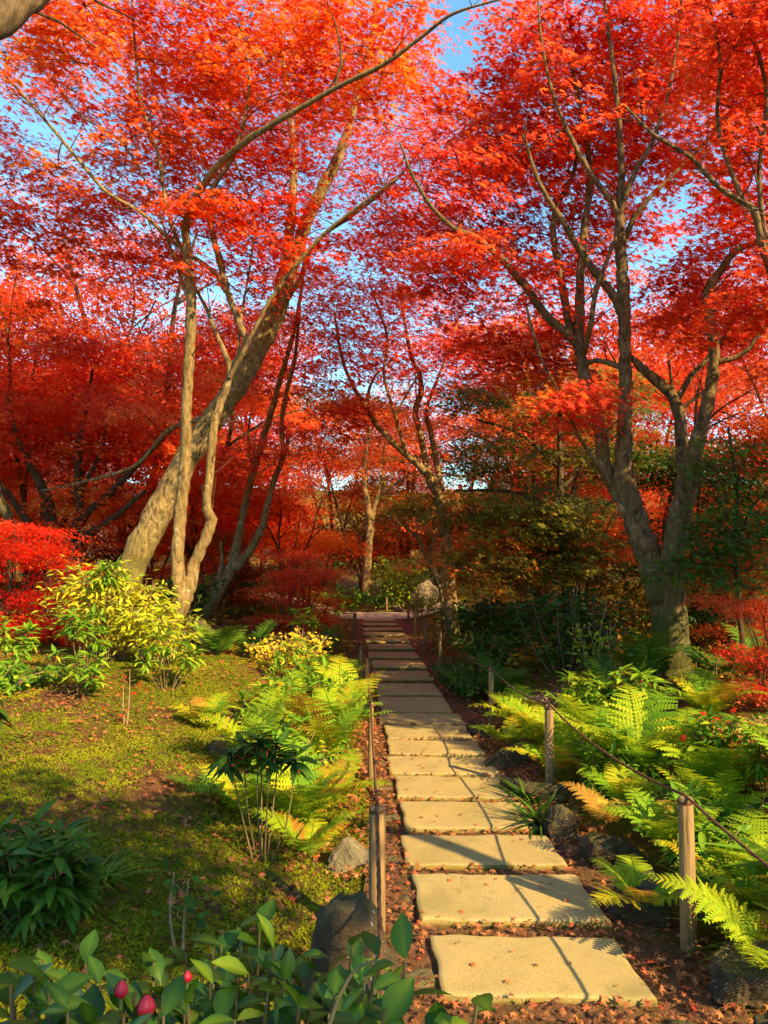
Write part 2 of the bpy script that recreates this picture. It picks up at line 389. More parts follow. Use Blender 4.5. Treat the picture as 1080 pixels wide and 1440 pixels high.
# stone slabs of the path: (y0, y1) front and back edges
edges = [(2.315, 2.837), (3.007, 3.479), (3.62, 4.142), (4.272, 4.724), (4.835, 5.357), (5.467, 5.989), (6.07, 6.592), (6.662, 7.174), (7.244, 7.837), (7.917, 8.439), (8.519, 9.443)]
y = 9.5
while y < 20.2: edges.append((y, y + .95)); y += 1.1
ORD = ['first', 'second', 'third', 'fourth', 'fifth', 'sixth', 'seventh', 'eighth', 'ninth', 'tenth', 'eleventh', 'twelfth', 'thirteenth', 'fourteenth', 'fifteenth', 'sixteenth', 'seventeenth', 'eighteenth', 'nineteenth', 'twentieth', 'twenty-first', 'twenty-second', 'twenty-third']
SHIFT = {1: (.0, .0), 2: (.01, .02), 3: (.0, .04)}
def slab(i, y0, y1):
    nx, ny = 90, 50
    wd = .42 + rng.uniform(-.025, .025); sk = rng.uniform(-.02, .02)
    u, v = np.meshgrid(np.linspace(-1, 1, nx), np.linspace(0, 1, ny))
    e = np.minimum(np.minimum(1 - np.abs(u), 1e9) * wd, np.minimum(v, 1 - v) * (y1 - y0))
    ed = lambda a, k: .005 * np.sin(a * 5 + k) + .0035 * np.sin(a * 12.7 + 2 * k)
    k = rng.uniform(0, 9)
    X = u * (wd + ed(v, k) * (np.abs(u) > .93)); Y = y0 + (y1 - y0) * v + (v > .95) * ed(u, k + 3) + (v < .05) * ed(u, k + 5) + u * sk
    cr = .035                                                    # rounded corners
    X += xc(Y) + rng.uniform(-.012, .012)
    Z = RISE(Y) + (.024 * (1 - 1.5 * v) if y0 > 9.45 else 0) + .003 * wob(X, Y, 6, k) - .007 * np.exp(-e / .005) + rng.uniform(-.004, .004) + .006 * u * rng.uniform(-1, 1)
    t = np.clip(1.0 - e / .05, 0, 1) * .55
    V = np.stack([X, Y, Z], -1); n = nx * ny
    idx = np.arange(n).reshape(ny, nx)
    Fq = np.stack([idx[:-1, :-1], idx[:-1, 1:], idx[1:, 1:], idx[1:, :-1]], -1).reshape(-1, 4)
    m = MB(); m.add(V.reshape(-1, 3), Fq, t.ravel())
    ring = np.concatenate([idx[0, :], idx[1:, -1], idx[-1, -2::-1], idx[-2:0, 0][:] if False else idx[-2:0:-1, 0]])
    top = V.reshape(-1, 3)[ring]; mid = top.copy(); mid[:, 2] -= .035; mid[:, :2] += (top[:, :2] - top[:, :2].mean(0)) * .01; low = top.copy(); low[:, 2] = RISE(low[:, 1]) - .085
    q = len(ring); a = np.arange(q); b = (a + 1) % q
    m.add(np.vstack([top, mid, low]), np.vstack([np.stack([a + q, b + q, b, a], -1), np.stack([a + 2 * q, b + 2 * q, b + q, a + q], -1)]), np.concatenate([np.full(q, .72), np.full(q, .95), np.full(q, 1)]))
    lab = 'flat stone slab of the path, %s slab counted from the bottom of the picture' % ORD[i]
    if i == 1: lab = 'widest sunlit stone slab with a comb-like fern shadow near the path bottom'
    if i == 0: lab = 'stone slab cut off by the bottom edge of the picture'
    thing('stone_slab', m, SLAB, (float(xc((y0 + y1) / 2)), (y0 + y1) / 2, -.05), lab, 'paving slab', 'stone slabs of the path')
for i, (a, b) in enumerate(edges): slab(i, a, b)

# ------------------------------------------------------------------ trees
def limb_px(rows, ws=1.0):
    """rows (px, py, Y, width in px) -> x, y, z, radius"""
    return np.array([[*P(a, b, Y), .5 * ws * wpx * Y / F] for a, b, Y, wpx in rows])

def pads_in(blobs, mind=.22):
    C, T, S = [], [], []
    for (c, r, n, tt) in blobs:
        c = np.asarray(c, float); r = np.asarray(r, float); k = 0; loc = []
        tries = 0
        while k < n and tries < n * 12:
            tries += 1
            d = rng.normal(size=3); d /= np.linalg.norm(d); d *= rng.random() ** (1 / 2.4)
            q = c + d * r
            if loc and np.min(np.linalg.norm((np.array(loc) - q) * [1, 1, 1.5], axis=1)) < mind: continue
            loc.append(q); k += 1
        for q in loc: C.append(q); T.append(tt + rng.normal() * .19); S.append(1)
    return np.array(C), np.array(T)

def leaves_at(mb, proto, c, Rp, n, size, t, az, flat=.08, sun_lean=.55, jit=.33):
    """leaves in pairs along the fine twigs that leave the end of a branch at the angles az"""
    k = rng.integers(0, len(az), n); a = az[k]; u = rng.random(n) ** .62
    out = np.stack([np.cos(a), np.sin(a), np.zeros(n)], 1); side = np.stack([-np.sin(a), np.cos(a), np.zeros(n)], 1)
    lat = rng.normal(size=n) * Rp * (.10 + .16 * u * (1 - u) * 4)
    p = c + out * (u * Rp * (.8 + .4 * ((k * 37) % 10) / 10))[:, None] + side * lat[:, None]
    p[:, 2] += (-.26 * u ** 2 + .06 * np.sin(k * 2.3 + u * 3)) * Rp + rng.normal(size=n) * flat * Rp
    nr = np.array([0, 0, .7]) + SUN * sun_lean + out * .2 + rng.normal(size=3) * .12 + rng.normal(size=(n, 3)) * jit
    tp = out * .7 + side * np.sign(lat)[:, None] * .8 + rng.normal(size=(n, 3)) * .35 + np.array([0, 0, -.35])
    scatter(mb, proto, p, nr, tp, size * np.exp(rng.normal(size=n) * .27), np.clip(t + rng.normal(size=n) * .15, 0, 1))

def grow(limbs, pads, padt, start=0.35, Rp=.38, nleaf=100, size=.042, proto=MAP5, twigs=True, trunk_seg=12, k=6, leaf_kw={}, rough=.07, bend=1.0):
    tr, br, cr = MB(), MB(), MB()
    nodes, nr, nt_ = [], [], []
    for L in limbs:
        S = crom(L, k); S[:, 3] = np.maximum(S[:, 3], .004)
        tube(tr, S[:, :3] + rng.normal(size=(len(S), 3)) * np.minimum(S[:, 3:4] * .07, .008), S[:, 3] * (1 + .05 * np.sin(np.arange(len(S)) * 1.3)), trunk_seg if S[:, 3].max() > .03 else 7, rough)
        tan = unit(np.gradient(S[:, :3], axis=0))
        for q in range(int(len(S) * .35)):
            g = rng.integers(len(S) // 4, len(S) - 1); d = unit(rng.normal(size=3) + tan[g] * .7 + [0, 0, .3]); l = rng.uniform(.06, .5)
            p = S[g, :3]; r1 = min(S[g, 3] * .45, .004 + .012 * l)
            tube(br, [p, p + d * l * .5 + rng.normal(size=3) * .03, p + d * l + [0, 0, .08 * l]], [r1, r1 * .7, r1 * .35], 5, cap=False)
        ok = np.arange(len(S)) >= start * len(S) if L is limbs[0] else np.arange(len(S)) >= .25 * len(S)
        nodes += list(S[ok, :3]); nr += list(S[ok, 3]); nt_ += list(tan[ok])
    nodes, nr, nt_ = np.array(nodes), np.array(nr), np.array(nt_)
    d0 = np.array([np.min(np.linalg.norm(nodes - c, axis=1)) for c in pads]); 
    for i in np.argsort(d0):
        c = pads[i]; D = c - nodes; d = np.linalg.norm(D, axis=1)
        cost = d * (1 + .7 * np.clip(-D[:, 2] / np.maximum(d, .01), 0, 1)) - .1 * np.minimum(nr, .05) * 10
        j = int(np.argmin(cost)); L = d[j]
        if L > .05:
            p0 = nodes[j]; dirn = unit(D[j]); hz = unit(np.array([dirn[0], dirn[1], dirn[2] * .25 + .02]))
            p1 = p0 + L * .38 * unit(dirn + .5 * nt_[j] + np.array([0, 0, .25])); p2 = c - hz * L * .3
            m = max(4, int(L / .16)); u = np.linspace(0, 1, m)[:, None]
            B = (1 - u) ** 3 * p0 + 3 * u * (1 - u) ** 2 * p1 + 3 * u * u * (1 - u) * p2 + u ** 3 * c
            B[1:-1] += rng.normal(size=(m - 2, 3)) * .018 * min(1, L) * bend
            r0 = min(nr[j] * .75, .004 + .0115 * L); rad = np.linspace(r0, .0035, m)
            tube(br, B, rad, 6 if r0 > .01 else 4, 0, cap=False)
            tan = unit(np.gradient(B, axis=0))
            nodes = np.vstack([nodes, B[1:]]); nr = np.concatenate([nr, rad[1:]]); nt_ = np.vstack([nt_, tan[1:]])
        rp = Rp * rng.uniform(.75, 1.3)
        az = rng.random() * 6.28 + np.arange(7) * .898 + rng.normal(size=7) * .22
        if twigs:
            for a in az:
                e = c + rp * .8 * np.array([math.cos(a), math.sin(a), -.12]); mid = (c + e) / 2 + np.array([0, 0, .05]) + rng.normal(size=3) * .02
                tube(br, [c, mid, e], [.0035, .0025, .0015], 3, cap=False)
        leaves_at(cr, proto, c, rp, int(nleaf * (rp / Rp) ** 2 * rng.uniform(.6, 1.25)), size, padt[i], az, **leaf_kw)
    return tr, br, cr

def tree(name, label, cat, base, limbs, blobs, leaf, bark, group=None, leaf_mats=None, **kw):
    pads, padt = pads_in(blobs)
    tr, br, cr = grow(limbs, pads, padt, **kw)
    e = empty(name, base, label, cat, group)
    part('trunk', tr, bark, e); part('branches', br, kw.get('br_mat') or BARK_DK, e); part('crown', cr, leaf, e, smooth=False)
    return e

def B(px, py, Y, rx, ry, rY, n, t=.5):
    return (P(px, py, Y), (rx * Y / F, rY, ry * Y / F), n, t)

# forked slim maple on the left
t2 = [limb_px([(218, 965, 9, 52), (229, 934, 9, 46), (242, 876, 9, 40), (257, 842, 9, 42), (251, 818, 9, 33), (250, 769, 9, 28), (255, 714, 9, 29), (260, 659, 9, 28), (262, 622, 9, 27), (263, 561, 8.95, 25), (266, 506, 8.9, 24), (269, 429, 8.85, 24), (264, 368, 8.8, 22), (261, 322, 8.7, 20), (270, 286, 8.5, 19), (289, 256, 8.3, 18), (310, 230, 8.1, 17), (347, 198, 7.8, 15), (400, 165, 7.5, 14), (470, 125, 7.2, 12), (540, 90, 6.9, 11), (595, 50, 6.7, 9), (640, 18, 6.5, 7), (720, -5, 6.3, 4)], 0.6),
      limb_px([(255, 850, 9, 36), (268, 821, 9.05, 32), (273, 794, 9.1, 27), (285, 766, 9.1, 25), (297, 735, 9.1, 27), (291, 712, 9.1, 23), (294, 677, 9.1, 21), (297, 631, 9.1, 20), (301, 598, 9.1, 20), (309, 570, 9.1, 19), (320, 540, 9.1, 17), (323, 515, 9.1, 15), (307, 475, 9.2, 10), (289, 432, 9.3, 8), (270, 398, 9.4, 6), (240, 350, 9.5, 4)], 0.6),
      limb_px([(323, 518, 9.1, 14), (337, 500, 9.1, 14), (346, 481, 9.1, 16), (337, 455, 9.1, 17), (325, 425, 9.1, 16), (317, 400, 9.1, 15), (307, 359, 9, 15), (296, 316, 9, 13), (295, 282, 8.9, 13), (305, 255, 8.8, 12), (330, 215, 8.6, 10), (350, 130, 8.4, 7), (345, 60, 8.2, 5)], 0.6),
      limb_px([(319, 411, 9.1, 12), (301, 383, 9, 11), (270, 360, 8.9, 10), (240, 338, 8.8, 10), (200, 300, 8.6, 9), (150, 270, 8.4, 8), (115, 230, 8.2, 8), (60, 165, 8, 7), (0, 100, 7.8, 6), (-60, 60, 7.6, 4)], 0.6),
      limb_px([(265, 370, 8.85, 12), (243, 322, 8.8, 10), (231, 270, 8.7, 9), (222, 215, 8.6, 9), (200, 150, 8.5, 8), (190, 70, 8.4, 6), (185, -10, 8.3, 5)], 0.6),
      limb_px([(264, 420, 8.85, 9), (240, 350, 8.9, 7), (214, 275, 8.9, 6), (170, 200, 8.8, 5), (100, 150, 8.7, 4), (50, 60, 8.6, 3)], 0.6),
      limb_px([(323, 530, 9.05, 12), (345, 490, 8.9, 9), (375, 430, 8.8, 9), (411, 380, 8.7, 9), (454, 331, 8.5, 9), (506, 289, 8.3, 7), (560, 250, 8.1, 5)], 0.6),
      limb_px([(334, 505, 9.1, 7), (340, 440, 9.2, 6), (352, 370, 9.2, 5), (355, 290, 9.2, 4), (300, 160, 9.2, 3)], 0.6)]
tree('maple_tree', 'slim smooth-barked maple forking low into two stems beside the yellow shrub', 'tree', P(225, 945, 9), t2,
     [B(130, 130, 9.0, 190, 160, 1.5, 66, .62), B(330, 110, 9.0, 180, 150, 1.5, 62, .65), B(500, 80, 8.4, 110, 90, 1.2, 26, .72), B(30, 320, 10.2, 130, 110, 1.3, 34, .3), B(330, 300, 9.2, 140, 130, 1.0, 34, .45), B(470, 300, 9.6, 90, 100, .8, 8, .45), B(180, 300, 10.4, 120, 100, 1.0, 26, .45)],
     ORANGE, BARK_PALE, proto=MAP7, nleaf=168, size=.056, Rp=.44, start=.55)

# big leaning trunk
t1 = [limb_px([(150, 905, 11.3, 95), (168, 840, 11.3, 84), (186, 800, 11.3, 74), (211, 745, 11.3, 72), (239, 690, 11.25, 70), (272, 631, 11.2, 68), (309, 576, 11.1, 64), (340, 530, 11, 58), (365, 485, 11, 54), (388, 440, 10.9, 52), (402, 396, 10.85, 48), (420, 344, 10.8, 38), (436, 301, 10.7, 35), (457, 258, 10.6, 32), (474, 225, 10.5, 28), (490, 180, 10.4, 23), (508, 110, 10.3, 19), (525, 40, 10.2, 16), (530, -40, 10.1, 11)], 0.52),
      limb_px([(390, 430, 10.9, 36), (396, 392, 10.95, 32), (406, 340, 11, 28), (411, 292, 11.05, 24), (413, 210, 11.1, 18), (402, 120, 11.1, 14), (396, 20, 11.1, 9)], 0.52),
      limb_px([(392, 440, 10.7, 14), (420, 395, 10.4, 13), (445, 340, 10.2, 11), (500, 300, 9.9, 9), (555, 255, 9.7, 7), (600, 200, 9.5, 4)], 0.52),
      limb_px([(305, 585, 11.2, 16), (240, 603, 11.6, 13), (194, 652, 12, 11), (140, 672, 12.3, 8), (60, 690, 12.6, 4)], 0.52)]
tree('maple_tree', 'thick old maple whose trunk leans steeply to the right behind the slim forked maple', 'tree', P(165, 870, 11.3), t1,
     [B(430, 130, 12.2, 150, 170, 1.4, 60, .55), B(590, 190, 11.6, 120, 150, 1.3, 38, .5), B(330, 230, 12.4, 130, 160, 1.5, 38, .35), B(570, 330, 12, 90, 110, 1.2, 18, .35), B(230, 560, 12, 110, 60, 1.0, 16, .85)],
     RED, BARK_BIG, proto=MAP5, nleaf=175, size=.058, Rp=.52, start=.6, trunk_seg=20, rough=.09)

# slender double stem further back
t3 = [limb_px([(282, 905, 14, 26), (286, 885, 14, 22), (298, 850, 14, 20), (315, 820, 14, 19), (328, 790, 14, 20), (338, 745, 14, 15), (347, 700, 14, 14), (360, 650, 14, 13), (378, 590, 13.9, 12), (395, 530, 13.8, 10), (412, 470, 13.6, 8), (425, 400, 13.4, 6), (430, 330, 13.2, 4)], 0.75),
      limb_px([(330, 800, 14, 19), (350, 775, 13.9, 17), (368, 745, 13.8, 15), (374, 720, 13.8, 12), (384, 680, 13.8, 11), (398, 640, 13.8, 10), (396, 600, 13.8, 9), (402, 555, 13.7, 9), (415, 500, 13.7, 7), (422, 430, 13.6, 5)], 0.75),
      limb_px([(300, 855, 14.1, 13), (303, 825, 14.1, 14), (312, 795, 14.2, 9), (310, 760, 14.2, 5)], 0.75)]
tree('maple_tree', 'slender maple with two twisting stems standing just right of the slim forked maple', 'tree', P(284, 893, 14), t3,
     [B(420, 440, 13.6, 90, 90, 1.4, 26, .5), B(350, 500, 14, 110, 70, 1.4, 22, .4), B(450, 560, 13.5, 80, 70, 1.2, 18, .6), B(360, 650, 13.6, 70, 50, 1.0, 10, .55), B(480, 420, 13, 70, 70, 1.2, 16, .55)],
     RED, BARK_PALE, proto=MAP5, nleaf=120, size=.062, Rp=.55, start=.5)

# large twin-trunked maple on the right
t5 = [limb_px([(952, 985, 8.5, 66), (950, 954, 8.5, 54), (945, 905, 8.5, 46), (935, 855, 8.5, 43), (922, 810, 8.5, 40), (907, 770, 8.5, 37), (893, 730, 8.5, 34), (881, 692, 8.5, 32), (878, 644, 8.45, 24), (879, 580, 8.4, 20), (879, 516, 8.35, 18), (878, 460, 8.3, 18), (877, 415, 8.25, 18), (874, 370, 8.2, 16), (872, 335, 8.15, 16), (872, 300, 8.1, 14), (874, 235, 8, 10), (870, 170, 7.9, 8), (862, 90, 7.8, 6), (850, 0, 7.7, 4)]),
      limb_px([(884, 705, 8.5, 24), (866, 690, 8.55, 22), (851, 655, 8.6, 20), (846, 615, 8.6, 19), (838, 570, 8.6, 18), (824, 535, 8.6, 17), (814, 485, 8.6, 16), (815, 440, 8.6, 15), (816, 395, 8.6, 13), (822, 320, 8.6, 11), (830, 253, 8.55, 9), (820, 170, 8.5, 6), (800, 80, 8.4, 4)]),
      limb_px([(816, 490, 8.6, 13), (798, 470, 8.55, 13), (770, 446, 8.5, 12), (742, 408, 8.4, 11), (715, 375, 8.3, 10), (690, 350, 8.2, 9), (662, 330, 8.1, 8), (640, 322, 8, 7), (608, 292, 7.9, 6), (582, 250, 7.8, 5), (562, 200, 7.7, 3)]),
      limb_px([(812, 480, 8.6, 12), (800, 455, 8.7, 11), (791, 404, 8.75, 10), (779, 341, 8.8, 9), (781, 295, 8.8, 8), (806, 246, 8.8, 6), (812, 190, 8.8, 4)]),
      limb_px([(874, 440, 8.3, 14), (862, 415, 8.25, 12), (834, 379, 8.15, 11), (812, 345, 8.1, 10), (792, 312, 8.0, 9), (760, 260, 7.9, 6), (735, 190, 7.8, 4)]),
      limb_px([(872, 305, 8.1, 11), (858, 280, 8.05, 9), (837, 253, 8, 8), (809, 205, 7.9, 7), (780, 140, 7.8, 5), (762, 60, 7.7, 4), (755, -20, 7.6, 3)]),
      limb_px([(870, 310, 8.1, 10), (880, 275, 8, 9), (897, 235, 7.9, 8), (918, 198, 7.8, 7), (940, 130, 7.7, 5), (955, 40, 7.6, 4), (960, -40, 7.5, 3)]),
      limb_px([(876, 345, 8.2, 9), (890, 310, 8.1, 8), (911, 281, 8, 7), (953, 239, 7.9, 6), (989, 203, 7.8, 5), (1030, 160, 7.6, 4), (1080, 130, 7.4, 3)]),
      limb_px([(872, 320, 8.1, 6), (850, 375, 8.0, 6), (838, 410, 8.0, 7), (828, 470, 8.3, 8), (820, 500, 8.55, 9)]),
      limb_px([(951, 935, 8.47, 42), (945, 870, 8.44, 40), (944, 805, 8.4, 36), (953, 745, 8.35, 32), (964, 695, 8.3, 30), (972, 653, 8.25, 25), (986, 600, 8.2, 20), (999, 548, 8.15, 18), (1004, 506, 8.1, 16), (1003, 470, 8.05, 15), (998, 440, 8, 15), (997, 410, 7.95, 14), (1015, 378, 7.9, 12), (1038, 351, 7.85, 10), (1075, 335, 7.8, 8), (1130, 290, 7.7, 5)]),
      limb_px([(968, 670, 8.3, 20), (959, 655, 8.4, 18), (957, 602, 8.5, 17), (948, 560, 8.55, 16), (930, 542, 8.6, 15), (901, 516, 8.7, 12), (885, 500, 8.8, 6)]),
      limb_px([(950, 566, 8.55, 9), (972, 529, 8.6, 8), (992, 508, 8.6, 7), (1020, 470, 8.6, 5), (1040, 430, 8.6, 3)]),
      limb_px([(950, 580, 8.55, 6), (985, 555, 8.4, 5), (1008, 535, 8.3, 5)]),
      limb_px([(1004, 510, 8.1, 9), (1045, 497, 8, 7), (1075, 460, 7.9, 6), (1110, 420, 7.8, 4)]),
      limb_px([(880, 520, 8.35, 9), (862, 512, 8.4, 8), (838, 507, 8.5, 7), (822, 512, 8.55, 8)]),
      limb_px([(863, 690, 8.5, 7), (840, 655, 8.3, 5), (812, 610, 8.1, 5), (790, 560, 7.9, 4), (760, 500, 7.7, 4), (740, 430, 7.6, 3)])]
tree('maple_tree', 'large grey maple with twin trunks parting above one mossy base, right of the path', 'tree', P(952, 968, 8.5), t5,
     [B(680, 230, 9.0, 120, 150, 1.2, 50, .5), B(660, 380, 9.0, 90, 90, 1.2, 24, .45), B(820, 110, 8.8, 150, 150, 1.3, 66, .5), B(970, 90, 8.4, 140, 140, 1.3, 56, .5), B(850, 310, 9.3, 130, 110, .8, 28, .5), B(990, 430, 9.0, 90, 70, .8, 24, .52), B(740, 480, 9.2, 90, 70, 1.0, 22, .45), B(1120, 250, 7.4, 110, 150, 1.4, 34, .5), B(1010, 330, 8.6, 60, 40, .8, 7, .5), B(800, 570, 8.2, 60, 40, .6, 6, .45)],
     RED, BARK_GREY, proto=MAP7, nleaf=165, size=.058, Rp=.44, start=.6, trunk_seg=18, rough=.05)

# pale leaning maple by the far half of the path
t4 = [limb_px([(640, 905, 14, 30), (636, 880, 14, 26), (632, 820, 14, 24), (628, 760, 14, 24), (622, 715, 14, 24), (608, 678, 13.9, 20), (590, 655, 13.8, 14), (562, 631, 13.7, 12), (535, 604, 13.6, 11), (513, 570, 13.5, 10), (495, 540, 13.4, 8), (480, 500, 13.3, 6), (470, 440, 13.2, 4)], 0.75),
      limb_px([(610, 682, 13.9, 16), (600, 656, 14, 13), (592, 613, 14, 12), (584, 578, 14, 11), (592, 553, 14, 11), (590, 527, 14, 10), (578, 500, 14, 8), (571, 465, 14, 6), (560, 400, 14, 4)], 0.75),
      limb_px([(572, 640, 13.7, 8), (557, 590, 13.5, 7), (540, 527, 13.3, 6), (544, 472, 13.2, 5), (520, 400, 13, 3)], 0.75),
      limb_px([(556, 582, 13.5, 5), (575, 550, 13.4, 4), (592, 520, 13.3, 4)], 0.75),
      limb_px([(620, 690, 14, 14), (614, 650, 14.3, 12), (606, 610, 14.4, 10), (600, 575, 14.5, 8), (620, 520, 14.5, 5), (640, 460, 14.5, 3)], 0.75),
      limb_px([(516, 575, 13.5, 7), (520, 545, 13.5, 6), (535, 520, 13.5, 4), (560, 500, 13.5, 3)], 0.75)]
tree('maple_tree', 'pale leaning maple with golden limbs over the far half of the path', 'tree', P(638, 893, 14), t4,
     [B(600, 470, 13.8, 110, 70, 1.5, 32, .5), B(520, 470, 13.4, 80, 90, 1.3, 24, .5), B(640, 550, 13.6, 90, 50, 1.3, 22, .45), B(560, 360, 13.5, 90, 80, 1.3, 24, .45), B(480, 600, 13.6, 60, 50, 1.0, 12, .5), B(690, 480, 13.6, 70, 60, 1.2, 16, .5)],
     RED, BARK_PALE, proto=MAP5, nleaf=120, size=.062, Rp=.55, start=.45)
# bundle of thin pale stems at the foot of it
t4b = [limb_px([(624, 878, 14.6, 9), (623, 855, 14.6, 9), (617, 821, 14.6, 8), (600, 785, 14.6, 8), (590, 760, 14.5, 6), (571, 742, 14.4, 4), (545, 725, 14.3, 3)], 0.75),
       limb_px([(628, 875, 14.6, 9), (624, 827, 14.6, 9), (611, 799, 14.6, 8), (605, 772, 14.6, 7), (613, 752, 14.6, 5), (606, 720, 14.6, 3)], 0.75),
       limb_px([(630, 870, 14.6, 8), (622, 810, 14.6, 7), (614, 775, 14.7, 6), (596, 735, 14.7, 5), (580, 712, 14.7, 3)], 0.75)]
tree('maple_tree', 'small many-stemmed maple with thin golden stems leaning left beside the path bend', 'tree', P(627, 880, 14.6), t4b,
     [B(560, 710, 14.3, 60, 30, .9, 12, .4), B(640, 690, 14.6, 60, 35, .9, 10, .4), B(590, 665, 14.6, 60, 25, .8, 8, .35)], OLIVE, BARK_PALE, proto=MAP5, nleaf=90, size=.05, Rp=.42, start=.5)

# half-turned green maple in layers, right of the path
t10 = [limb_px([(800, 900, 11.8, 13), (797, 850, 11.8, 12), (792, 780, 11.8, 11), (788, 715, 11.8, 10), (788, 640, 11.8, 9), (786, 560, 11.8, 7), (780, 500, 11.8, 4)]),
       limb_px([(790, 730, 11.8, 8), (750, 700, 11.6, 6), (700, 690, 11.4, 5), (640, 690, 11.2, 3)]),
       limb_px([(790, 780, 11.8, 8), (735, 770, 11.6, 6), (680, 770, 11.3, 4)]),
       limb_px([(789, 660, 11.8, 7), (730, 610, 11.6, 5), (670, 590, 11.4, 3)]),
       limb_px([(789, 690, 11.8, 6), (830, 640, 11.9, 5), (870, 610, 12, 3)])]
tree('maple_tree', 'half-turned maple with flat olive-green layers between the path and the twin-trunked maple', 'tree', P(800, 888, 11.8), t10,
     [B(730, 560, 11.8, 95, 40, 1.2, 20, .3), B(700, 640, 11.4, 90, 40, 1.2, 20, .4), B(740, 720, 11.2, 120, 40, 1.2, 34, .35), B(680, 790, 11, 90, 40, 1.0, 20, .75), B(800, 770, 11.4, 80, 50, 1.0, 20, .4), B(830, 560, 12, 80, 50, 1.2, 16, .35), B(650, 720, 11.6, 50, 25, 1.0, 7, .3)],
     OLIVE, BARK_DK, proto=MAP5, nleaf=170, size=.056, Rp=.5, start=.3, leaf_kw=dict(flat=.08))

# left spreading multi-stem maple
t7 = [limb_px([(80, 830, 13.5, 24), (76, 775, 13.5, 20), (66, 704, 13.4, 15), (50, 668, 13.3, 11), (30, 627, 13.2, 8), (10, 560, 13, 5)]),
      limb_px([(84, 800, 13.5, 20), (95, 768, 13.5, 16), (111, 727, 13.5, 13), (110, 671, 13.5, 11), (111, 624, 13.4, 9), (119, 585, 13.3, 6), (130, 520, 13.2, 4)]),
      limb_px([(98, 768, 13.5, 13), (117, 728, 13.4, 11), (155, 693, 13.3, 10), (194, 652, 13.2, 8), (245, 600, 13, 5)]),
      limb_px([(90, 785, 13.5, 13), (122, 754, 13.4, 11), (161, 727, 13.2, 9), (205, 690, 13, 5)]),
      limb_px([(80, 790, 13.4, 11), (65, 778, 13.3, 10), (42, 740, 13, 10), (17, 702, 12.8, 9), (0, 680, 12.6, 7), (-40, 620, 12.3, 5)]),
      limb_px([(113, 690, 13.5, 7), (140, 640, 13.6, 6), (152, 590, 13.7, 4), (155, 560, 13.7, 3)])]
tree('maple_tree', 'low spreading maple with five dark stems fanning out at the left edge', 'tree', P(82, 805, 13.5), t7,
     [B(60, 580, 14.2, 120, 50, 1.5, 34, .5), B(150, 620, 14.4, 110, 40, 1.4, 26, .55), B(30, 650, 14, 80, 40, 1.2, 16, .5), B(200, 560, 13.4, 80, 40, 1.2, 14, .6), B(90, 500, 13.2, 120, 50, 1.4, 26, .4), B(150, 700, 14.4, 70, 25, 1.0, 8, .55)],
     RED, BARK_DK, proto=MAP5, nleaf=170, size=.066, Rp=.56, start=.5, leaf_kw=dict(flat=.12))

# maple outside the left edge: its thick limb crosses the top left corner
b9 = np.array([-3.3, 2.6, float(gz(-3.3, 2.6))])
l9 = [np.array([[*b9 - [0, 0, .1], .2], [-3.25, 2.65, 1.2, .16], [-3.1, 2.75, 2.4, .14], [*P(-180, 140, 3.0), .11], [*P(0, 25, 3.3), .065], [*P(70, -25, 3.5), .055], [*P(200, -140, 4.0), .035], [*P(330, -220, 4.6), .015]]),
      np.array([[-3.1, 2.75, 2.4, .12], [-3.6, 3.0, 3.6, .09], [-4.2, 3.4, 4.8, .05], [-4.6, 3.6, 5.6, .02]])]
tree('maple_tree', 'maple just outside the frame whose thick rough limb cuts the top left corner', 'tree', b9, l9,
     [((-3.4, 3.8, 5.4), (1.3, 1.3, .7), 40, .6), B(60, 10, 5.2, 130, 60, .7, 12, .7)], ORANGE, BARK_GREY, proto=MAP7, nleaf=130, size=.045, Rp=.33, start=.55)

# maple outside the right edge reaching in at the top right
b11 = np.array([5.0, 6.2, float(gz(5.0, 6.2))])
l11 = [np.array([[*b11 - [0, 0, .1], .16], [4.9, 6.1, 1.2, .13], [4.6, 6.0, 2.4, .11], [*P(1150, 520, 6.6), .055], [*P(1080, 370, 6.5), .036], [*P(1062, 300, 6.4), .03], [*P(1045, 285, 6.4), .026], [*P(1010, 262, 6.3), .021], [*P(971, 221, 6.2), .016], [*P(920, 190, 6.0), .014], [*P(880, 150, 5.9), .008]]),
       np.array([[*P(1080, 370, 6.5), .028], [*P(1068, 250, 6.4), .022], [*P(1078, 130, 6.2), .02], [*P(1050, 20, 6.0), .012]]),
       np.array([[4.6, 6.0, 2.4, .08], [5.2, 5.6, 3.6, .06], [5.6, 5.2, 5.0, .035], [5.6, 4.9, 6.0, .015]]),
       np.array([[*P(1045, 285, 6.4), .022], [*P(1010, 180, 6.3), .016], [*P(1012, 80, 6.2), .012], [*P(990, -20, 6.1), .006]])]
tree('maple_tree', 'maple rooted beyond the right edge, its thin bent limbs hanging into the top right', 'tree', b11, l11,
     [B(1060, 60, 6.2, 90, 90, .8, 30, .5), B(1030, 210, 6.6, 70, 50, .7, 10, .5), ((5.3, 4.9, 4.6), (1.4, 1.2, .9), 55, .5), B(1090, 420, 6.8, 60, 60, .7, 14, .55), ((5.4, 6.6, 3.8), (1.1, 1.0, .6), 20, .5)],
     RED, BARK_GREY, proto=MAP7, nleaf=120, size=.054, Rp=.38, start=.5)

